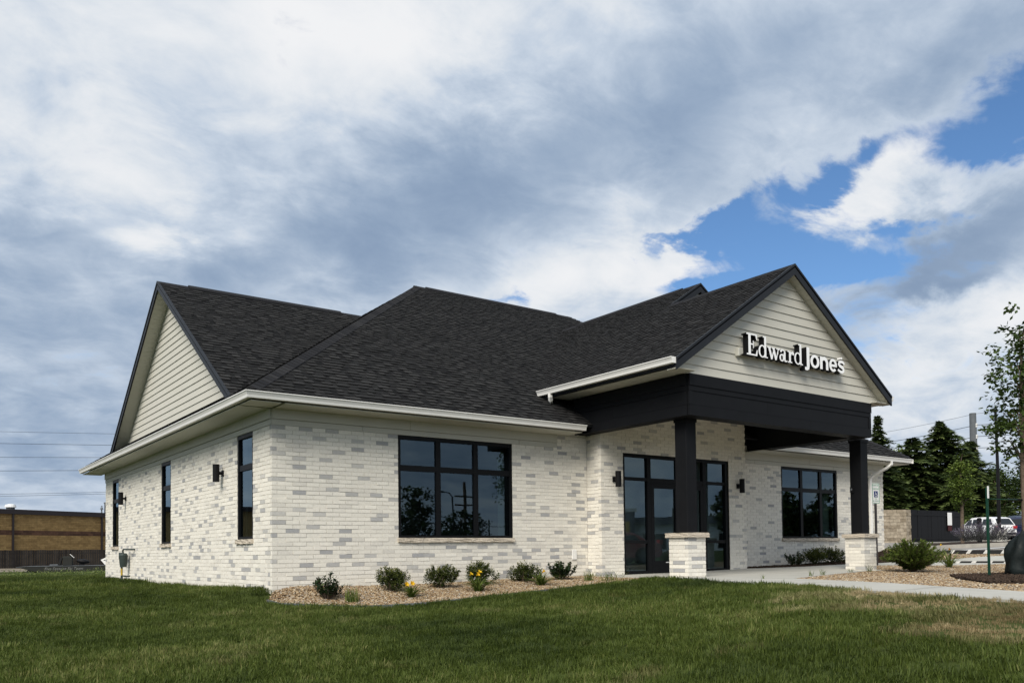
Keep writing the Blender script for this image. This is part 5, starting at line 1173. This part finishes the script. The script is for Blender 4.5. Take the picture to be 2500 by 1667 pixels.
# flat deck trailer with lettering
ta, tb_ = Vector((3.4,71.0,0)), Vector((12.2,68.2,0)); td = (tb_-ta).normalized(); trl = thing('trailer', 'long low dark trailer hull with ski team lettering behind the weeds', 'trailer', (ta.x, ta.y, -.97), math.atan2(td.y, td.x)); DK_ = mat('dark hull paint', (.022,.023,.020), .6, .2)
mb = MB(); mb.prism([(0,0,.78),(.8,0,.84),(9.2,0,.84),(9.2,0,.18),(2.4,0,.18),(1.5,0,.38)], (0,0,0), (0,1.9,0)); mb.build('hull', DK_, trl, fix=True)
mb = MB(); mb.box(.8,9.2,-.03,1.93,.84,.88); mb.prism([(0,-.03,.78),(.8,-.03,.84),(.8,-.03,.88),(0,-.03,.82)], (0,0,0), (0,1.96,0)); mb.build('deck', MT['galv'], trl, fix=True)
for x in (1.05,6.2,7.1):
    mb = MB(); mb.tube([(x,.05,.30),(x,.3,.30)], .30, 16); mb.build('wheel', MT['rubber'], trl)
LET = mat('faded grey lettering', (.20,.20,.19), .7, .2)
text('Five Seasons Ski Team', .34, (3.72,-.012,.52), LET, trl, shear=.25); 
st_ = thing('boat_seat', 'dark folded seat and console standing on the trailer deck', 'boat seat', ta+td*3.5+Vector((0,0,-.09)), math.atan2(td.y, td.x))
mb = MB(); mb.bbox(.05,.85,.4,1.0,0,.82,.05); mb.build('console', DK_, st_); mb = MB(); mb.prism([(-.35,.45,.05),(-.15,.45,.05),(.02,.45,.70),(-.12,.45,.72)], (0,0,0), (0,.5,0)); mb.build('seat_back', MT['rubber'], st_, fix=True); mb = MB(); mb.bbox(-1.0,-.2,.45,.95,.0,.12,.04); mb.build('seat', MT['galv'], st_)
mb = MB(); mb.prism([(.62,.38,1.02),(.68,.38,1.02),(1.02,.38,.70),(.96,.38,.70)], (0,0,0), (0,.06,0)); mb.build('windscreen', MT['white'], st_, fix=True)
mt_ = thing('outboard_motor', 'black rounded outboard motor cowl on the trailer deck', 'motor', ta+td*5.05+Vector((0,0,-.09)), math.atan2(td.y, td.x)-.15)
mb = MB(); bm = bmesh.new(); bmesh.ops.create_uvsphere(bm, u_segments=16, v_segments=10, radius=.5); 
for v in bm.verts: v.co = Vector((v.co.x*1.15, .7+v.co.y*.6, .36+v.co.z*.42-v.co.x*.12))
mb.frombm(bm); mb.build('cowl', MT['blk'], mt_, smooth=True); mb = MB(); mb.box(-.3,.1,.6,.8,0,.2); mb.build('bracket', MT['blk'], mt_)
wb = thing('white_boat', 'white pointed boat bow showing beside the office wall', 'boat', ta+td*6.65+Vector((0,0,-.09)), math.atan2(td.y, td.x))
mb = MB(); mb.prism([(0,.3,.48),(.35,.3,.03),(3.2,.3,.03),(3.2,.3,1.15),(1.2,.3,1.05)], (0,0,0), (0,1.2,0)); mb.build('hull', MT['gutter'], wb, fix=True); 
for z in (.28,.62):
    mb = MB(); mb.prism([(.25,.29,z+.12),(3.1,.29,z+.52),(3.1,.29,z+.60),(.25,.29,z+.18)], (0,0,0), (0,.012,0)); mb.build('stripe', MT['blk'], wb, fix=True)
car((-.2,69.2,g1(-.2,69.2)), R(105), 'dark red car cut off by the left frame edge', RED, suv=False, H=1.5)
# weeds at the lawn's far edge
wdn = MB()
for i in range(4200):
    u = rnd.random(); x = -14+u*22; y = 31-.55*(x+1.5)*.9+rnd.uniform(-2.2,2.2); z = g1(x, y)
    base = Vector((x, y, z-.02)); hgt = (rnd.uniform(.02,.08) if rnd.random() > .16 else rnd.uniform(.10,.26))*(.6+.8*abs(math.sin(x*1.7)))
    for k in range(7):
        q = base+Vector((rnd.gauss(0,.06), rnd.gauss(0,.06), hgt*k/7)); leafquad(wdn, q, Vector((rnd.gauss(0,1), rnd.gauss(0,1), .5)), rv(), rnd.uniform(.05,.10), .03, rnd.random())
tag(wdn.build('weeds', MT['weed']), kind='stuff')

# ------------------------------------------------------------------ across the street: what the panes mirror
sf = thing('store', 'blue and white store across the street, mirrored in the entrance glass', 'building', (60,-51,.3), R(225))
mb = MB(); mb.box(-16,14,0,10,0,3.7); mb.build('wall', MT['white'], sf); mb = MB(); mb.box(-16,14,-.5,.0,3.1,3.9); mb.build('fascia', NAVY, sf); mb = MB(); mb.box(1.4,4.6,-1.2,-.5,0,4.5); mb.build('entry_tower', NAVY, sf); mb = MB(); mb.box(1.2,4.8,-1.3,-.4,4.5,4.85); mb.build('roof_cap', MT['white'], sf); mb = MB(); mb.box(1.9,4.1,-1.26,-1.2,1.9,3.5); mb.build('sign_panel', mat('yellow sign panel', (.55,.33,.02), .5, .3), sf)
for x in (-14,-10,-6,-2,7,11): mb = MB(); mb.box(x,x+2.6,-.05,.0,.5,2.1); mb.build('window', MT['frame'], sf)
car((18.6,-12.6,g1(18.6,-12.6)), R(200), 'red coupe mirrored low in the entrance glass', mat('bright red car paint', (.32,.02,.012), .25, .5, coat=.9), suv=False, H=1.35, L=4.4)
for i, (x, y, h, r, l_) in enumerate(((20.4,-31,5.0,2.2,'dark bushy tree mirrored in the left panes of the large window'),(25.2,-33,3.7,2.2,'lower round tree mirrored in the centre panes of the large window'),(27.8,-13,4.3,1.2,'leafy tree mirrored in the right entrance sidelight'),(37.0,-16,3.7,.95,'slender tree mirrored at left in the right hand window'),(38.8,-16.8,2.6,1.4,'wide tree mirrored centrally in the right hand window'),(40.2,-15.8,3.7,1.0,'tall tree mirrored at right in the right hand window'))):
    tree('street_tree', (x, y, g1(x,y)), l_, [(0,0,h*.5,r,r,h*.30),(.3,0,h*.78,r*.6,r*.6,h*.22),(-.5*r,.2,h*.42,r*.6,r*.6,h*.2)], 2600, .26, MT['leafdark'], (.14,h*.8), 'trees mirrored in the windows')

sl = thing('street_light', 'thin street light mirrored in the centre pane of the large window', 'street light', (29.0,-40,g1(29,-40))); mb = MB(); mb.tube([(0,0,-.3),(0,0,4.9),(-.3,0,5.2),(-1.1,.2,5.25)], [.10,.07,.05,.05], 8); mb.build('pole', MT['galv'], sl); mb = MB(); mb.bbox(-1.6,-1.0,.05,.35,5.18,5.32,.03); mb.build('lamp_head', MT['galv'], sl)
cp_ = thing('cross_arm_pole', 'wooden cross arm pole mirrored in the centre pane of the large window', 'utility pole', (33.4,-45,g1(33.4,-45))); mb = MB(); mb.tube([(0,0,-.3),(0,0,6.6)], [.16,.12], 8); mb.build('pole', MT['bark'], cp_)
for z_ in (4.6,5.3): mb = MB(); mb.box(-1.0,1.0,-.06,.06,z_,z_+.12); mb.build('cross_arm', MT['bark'], cp_)

# ------------------------------------------------------------------ scattered ground cover (instances on points)
def instancer(name, pts, rots, scl, idx, variants, attrs, label_kind='stuff'):
    me = bpy.data.meshes.new(name); me.vertices.add(len(pts)); me.vertices.foreach_set('co', np.asarray(pts, np.float32).ravel())
    a = me.attributes.new('irot', 'FLOAT_VECTOR', 'POINT'); a.data.foreach_set('vector', np.asarray(rots, np.float32).ravel())
    a = me.attributes.new('iscl', 'FLOAT', 'POINT'); a.data.foreach_set('value', np.asarray(scl, np.float32))
    a = me.attributes.new('iidx', 'INT', 'POINT'); a.data.foreach_set('value', np.asarray(idx, np.int32))
    for k, v in attrs.items(): a = me.attributes.new(k, 'FLOAT', 'POINT'); a.data.foreach_set('value', np.asarray(v, np.float32))
    me.update(); o = link(name, me); c = bpy.data.collections.new(name+'_pieces')
    for v in variants: c.objects.link(v)
    ng = bpy.data.node_groups.new(name, 'GeometryNodeTree'); ng.interface.new_socket('Geometry', in_out='INPUT', socket_type='NodeSocketGeometry'); ng.interface.new_socket('Geometry', in_out='OUTPUT', socket_type='NodeSocketGeometry')
    n = ng.nodes; l = ng.links; gi = n.new('NodeGroupInput'); go = n.new('NodeGroupOutput'); ip = n.new('GeometryNodeInstanceOnPoints'); ci = n.new('GeometryNodeCollectionInfo')
    ci.inputs[0].default_value = c; ci.inputs['Separate Children'].default_value = True; ci.inputs['Reset Children'].default_value = True
    def na(nm, t):
        x = n.new('GeometryNodeInputNamedAttribute'); x.data_type = t; x.inputs['Name'].default_value = nm; return x.outputs['Attribute']
    l.new(gi.outputs[0], ip.inputs['Points']); l.new(ci.outputs[0], ip.inputs['Instance']); ip.inputs['Pick Instance'].default_value = True
    l.new(na('iidx','INT'), ip.inputs['Instance Index']); l.new(na('irot','FLOAT_VECTOR'), ip.inputs['Rotation']); l.new(na('iscl','FLOAT'), ip.inputs['Scale']); l.new(ip.outputs[0], go.inputs[0])
    md = o.modifiers.new('scatter', 'NODES'); md.node_group = ng; return tag(o, kind=label_kind)
def inst_mat(name, ramp, dryramp=None, rough=.7, trans=0, rnd_amt=.25, patch=None):
    m = bpy.data.materials.new(name); m.use_nodes = True; nt = m.node_tree; n = nt.nodes; l = nt.links; b = n['Principled BSDF']; b.inputs['Roughness'].default_value = rough; b.inputs['Specular IOR Level'].default_value = .2
    def ramp_(src, rp):
        r = n.new('ShaderNodeValToRGB'); e = r.color_ramp.elements
        while len(e) < len(rp): e.new(.5)
        for q, (p, c) in zip(e, rp): q.position = p; q.color = (*c, 1)
        l.new(src, r.inputs[0]); return r.outputs[0]
    oi = n.new('ShaderNodeObjectInfo'); at = n.new('ShaderNodeAttribute'); at.attribute_name = 'tone'
    s = n.new('ShaderNodeMath'); s.operation = 'MULTIPLY_ADD'; l.new(oi.outputs['Random'], s.inputs[0]); s.inputs[1].default_value = rnd_amt
    k = n.new('ShaderNodeMath'); k.operation = 'MULTIPLY'; k.inputs[1].default_value = 1-rnd_amt; l.new(at.outputs['Fac'], k.inputs[0]); l.new(k.outputs[0], s.inputs[2])
    src = s.outputs[0]
    if patch:
        pa = n.new('ShaderNodeAttribute'); pa.attribute_type = 'INSTANCER'; pa.attribute_name = 'patch'; q = n.new('ShaderNodeMath'); q.operation = 'MULTIPLY_ADD'; q.use_clamp = True; l.new(pa.outputs['Fac'], q.inputs[0]); q.inputs[1].default_value = patch; l.new(src, q.inputs[2]); src = q.outputs[0]
    c = ramp_(src, ramp)
    if dryramp:
        d = ramp_(src, dryramp); da_ = n.new('ShaderNodeAttribute'); da_.attribute_type = 'INSTANCER'; da_.attribute_name = 'dry'; mx_ = n.new('ShaderNodeMixRGB'); l.new(da_.outputs['Fac'], mx_.inputs[0]); l.new(c, mx_.inputs[1]); l.new(d, mx_.inputs[2]); c = mx_.outputs[0]
    l.new(c, b.inputs['Base Color'])
    if trans:
        tr = n.new('ShaderNodeBsdfTranslucent'); ms = n.new('ShaderNodeMixShader'); ms.inputs[0].default_value = trans; l.new(c, tr.inputs[0]); l.new(b.outputs[0], ms.inputs[1]); l.new(tr.outputs[0], ms.inputs[2]); l.new(ms.outputs[0], n['Material Output'].inputs[0])
    return m
GRASSM = inst_mat('lawn blades', [(0,(.023,.039,.006)),(.45,(.062,.088,.014)),(.8,(.106,.140,.028)),(1,(.20,.20,.07))], [(0,(.16,.12,.055)),(.5,(.32,.25,.13)),(1,(.50,.41,.25))], .6, .3, .42, .5)
PEB = inst_mat('river pebbles', [(0,(.06,.038,.022)),(.25,(.19,.12,.062)),(.5,(.31,.22,.125)),(.72,(.45,.355,.235)),(.86,(.22,.195,.17)),(1,(.68,.60,.46))], None, .75, 0, .9)
def vnoise(P, s, seed):
    """smooth value noise on the plane"""
    r = np.random.RandomState(seed); G = r.rand(256, 256); q = P*s+1000; i = np.floor(q).astype(int); f = q-i; f = f*f*(3-2*f)
    a = G[i[:,0]%256, i[:,1]%256]; b = G[(i[:,0]+1)%256, i[:,1]%256]; c = G[i[:,0]%256, (i[:,1]+1)%256]; d = G[(i[:,0]+1)%256, (i[:,1]+1)%256]
    return (a*(1-f[:,0])+b*f[:,0])*(1-f[:,1])+(c*(1-f[:,0])+d*f[:,0])*f[:,1]
# grass clumps
gv = []
for v in range(10):
    mb = MB(); lean0 = rnd.uniform(0,6.28)
    for i in range(64):
        r_ = .13*math.sqrt(rnd.random()); a = rnd.uniform(0,6.28); b = Vector((math.cos(a)*r_, math.sin(a)*r_, -.01)); L = rnd.uniform(.034,.072)*(1.3 if rnd.random() < .1 else 1); an = lean0+rnd.gauss(0,1.0); ln_ = abs(rnd.gauss(.35,.3)); d = Vector((math.cos(an), math.sin(an), 0)); s = Vector((-d.y, d.x, 0)); wd = rnd.uniform(.0022,.0042)
        p1 = b+Vector((0,0,L*.55))+d*L*ln_*.35; p2 = b+Vector((0,0,L*(1-.3*ln_)))+d*L*ln_; tn = min(1, max(0, rnd.gauss(.38,.17))) if rnd.random() > .04 else .97
        mb.add([b-s*wd, b+s*wd, p1+s*wd*.8, p1-s*wd*.8, p2], [(0,1,2,3),(3,2,4)], tn)
    gv.append(bpy.data.objects.new('grass_clump', mb.mesh('grass_clump', GRASSM)))
Fx, Fy = fw.x, fw.y
def depth(P): return (P[:,0]-CAM.x)*Fx+(P[:,1]-CAM.y)*Fy
def lawn_pts(d0, d1, dens, wid):
    a0, a1 = R(-3), R(76); h0, h1 = d0, d1*1.45; n = int(dens*(h1*h1-h0*h0*.0)*(a1-a0)/2)
    r_ = np.sqrt(nrs.rand(n))*h1; th = a0+(a1-a0)*nrs.rand(n); P = np.stack([CAM.x+r_*np.sin(th), CAM.y+r_*np.cos(th)], 1); D = depth(P); P = P[(D > d0) & (D <= d1)]
    bad = np.zeros(len(P), bool)
    for q in (BED, SLAB, WALK, RBED, WALK2, STRIP, LOT, MULCH, HOUSE): bad |= inpoly(P, q)
    P = P[~bad]
    near = np.zeros(len(P), bool)      # keep the cut edge of the turf clean
    for q in (BED, SLAB, WALK):
        for ox, oy in ((.09,0),(-.09,0),(0,.09),(0,-.09)): near |= inpoly(P+np.array([ox, oy]), q)
    P = P[~near | (nrs.rand(len(P)) < .12)]; D = depth(P)
    side = P[:,0] > 9; P = P[~side]; return P
sets = [(lawn_pts(3.2,6.5,110,0),1.0), (lawn_pts(6.5,9,120,0),1.0), (lawn_pts(9,12.5,100,0),1.0), (lawn_pts(12.5,19,60,0),1.1), (lawn_pts(19,33,24,0),1.5)]
P = np.concatenate([s[0] for s in sets]); S = np.concatenate([np.full(len(s[0]), s[1]) for s in sets])
z = gz(P); n = len(P)
pt = vnoise(P, .55, 3)*.5+vnoise(P, 1.4, 4)*.35+vnoise(P, 4, 5)*.15
# dry, worn grass beside the walk at the right
dist = np.minimum(np.hypot((P[:,0]-3.9)/.9, (P[:,1]+10.5)/1.3), np.minimum(np.hypot((P[:,0]-4.5)/.55, (P[:,1]+8.9)/.9), np.hypot((P[:,0]-2.4)/.8, (P[:,1]+11.3)/.7)))
dry = np.clip(1.80-dist*1.15+(vnoise(P, 1.6, 8)-.5)*1.6+(vnoise(P, 5, 9)-.5)*.8, 0, 1)
dry = np.maximum(dry, np.clip((vnoise(P, 2.6, 14)-.88)*3, 0, .3))
lean = vnoise(P, .8, 6)*6.28; tilt = .10+.25*vnoise(P, 1.1, 7)
rot = np.stack([np.cos(lean)*tilt, np.sin(lean)*tilt, nrs.rand(n)*6.28], 1)
scl = S*(.8+.45*nrs.rand(n))*(.85+.3*pt)*np.where(dry > .5, .62, 1)
keep = nrs.rand(n) > dry*.45
instancer('grass', np.column_stack([P, z])[keep], rot[keep], scl[keep], nrs.randint(0, len(gv), n)[keep], gv, {'dry': dry[keep], 'patch': (pt-.5)[keep]*2.2})
# pebbles
pv = []
for v in range(8):
    bm = bmesh.new(); bmesh.ops.create_icosphere(bm, subdivisions=1, radius=1.0); sx_, sy_, sz_ = rnd.uniform(.8,1.25), rnd.uniform(.6,.9), rnd.uniform(.4,.65)
    for q in bm.verts: q.co = Vector((q.co.x*sx_, q.co.y*sy_, q.co.z*sz_))*(1+rnd.uniform(-.14,.14))
    mb = MB(); mb.frombm(bm, rnd.random()); me = mb.mesh('pebble', PEB, True); pv.append(bpy.data.objects.new('pebble', me))
def fill(poly, dens, reject=()):
    xs = [p[0] for p in poly]; ys = [p[1] for p in poly]; n = int(dens*(max(xs)-min(xs))*(max(ys)-min(ys))); Q = np.stack([nrs.uniform(min(xs), max(xs), n), nrs.uniform(min(ys), max(ys), n)], 1)
    k = inpoly(Q, poly)
    for r_ in reject: k &= ~inpoly(Q, r_)
    return Q[k]
for (poly, dens, base, rej) in ((BED, 2300, -.012, ()), (RBED, 1500, -.015, (TREEBED,)), (STRIP, 900, -.005, ())):
    Q = fill(poly, dens, rej); D = depth(Q); A_ = np.degrees(np.arctan2(Q[:,0]-CAM.x, Q[:,1]-CAM.y)); Q = Q[(A_ < 78) & (D > 1)]; n = len(Q)
    sz = (.012+.016*nrs.rand(n)**1.6)*(1+.3*(dens < 1000)); zz_ = gz(Q)+base+.006+.012*nrs.rand(n)
    instancer('gravel', np.column_stack([Q, zz_]), np.stack([nrs.normal(0,.35,n), nrs.normal(0,.35,n), nrs.rand(n)*6.28], 1), sz, nrs.randint(0, 8, n), pv, {})
# bark chips on the tree bed
cv = []
for v in range(5):
    mb = MB(); mb.box(-1,1,-.35,.35,-.15,.15, rnd.random()); cv.append(bpy.data.objects.new('chip', mb.mesh('chip', inst_mat('bark chips', [(0,(.018,.012,.009)),(1,(.075,.05,.035))], None, .9, 0, .8))))
Q = np.concatenate([fill(TREEBED, 700), fill(MULCH, 500)]); n = len(Q); off = np.where(inpoly(Q, TREEBED), .04, .02)
instancer('bark_chips', np.column_stack([Q, gz(Q)+off]), np.stack([nrs.normal(0,.5,n), nrs.normal(0,.5,n), nrs.rand(n)*6.28], 1), .012+.02*nrs.rand(n), nrs.randint(0, 5, n), cv, {})
# steel edging round the front gravel
eg = MB(); ring_ = BED[1:14]
for i in range(len(ring_)-1):
    (x0, y0_), (x1, y1_) = ring_[i], ring_[i+1]; za, zb2 = g1(x0, y0_), g1(x1, y1_); d = Vector((x1-x0, y1_-y0_, 0)).normalized(); nn = Vector((d.y, -d.x, 0))*.012
    eg.prism([(x0,y0_,za-.08),(x1,y1_,zb2-.08),(x1,y1_,zb2+.022),(x0,y0_,za+.022)], nn*0, nn)
tag(eg.build('bed_edging', MT['galv'], fix=True), kind='structure')
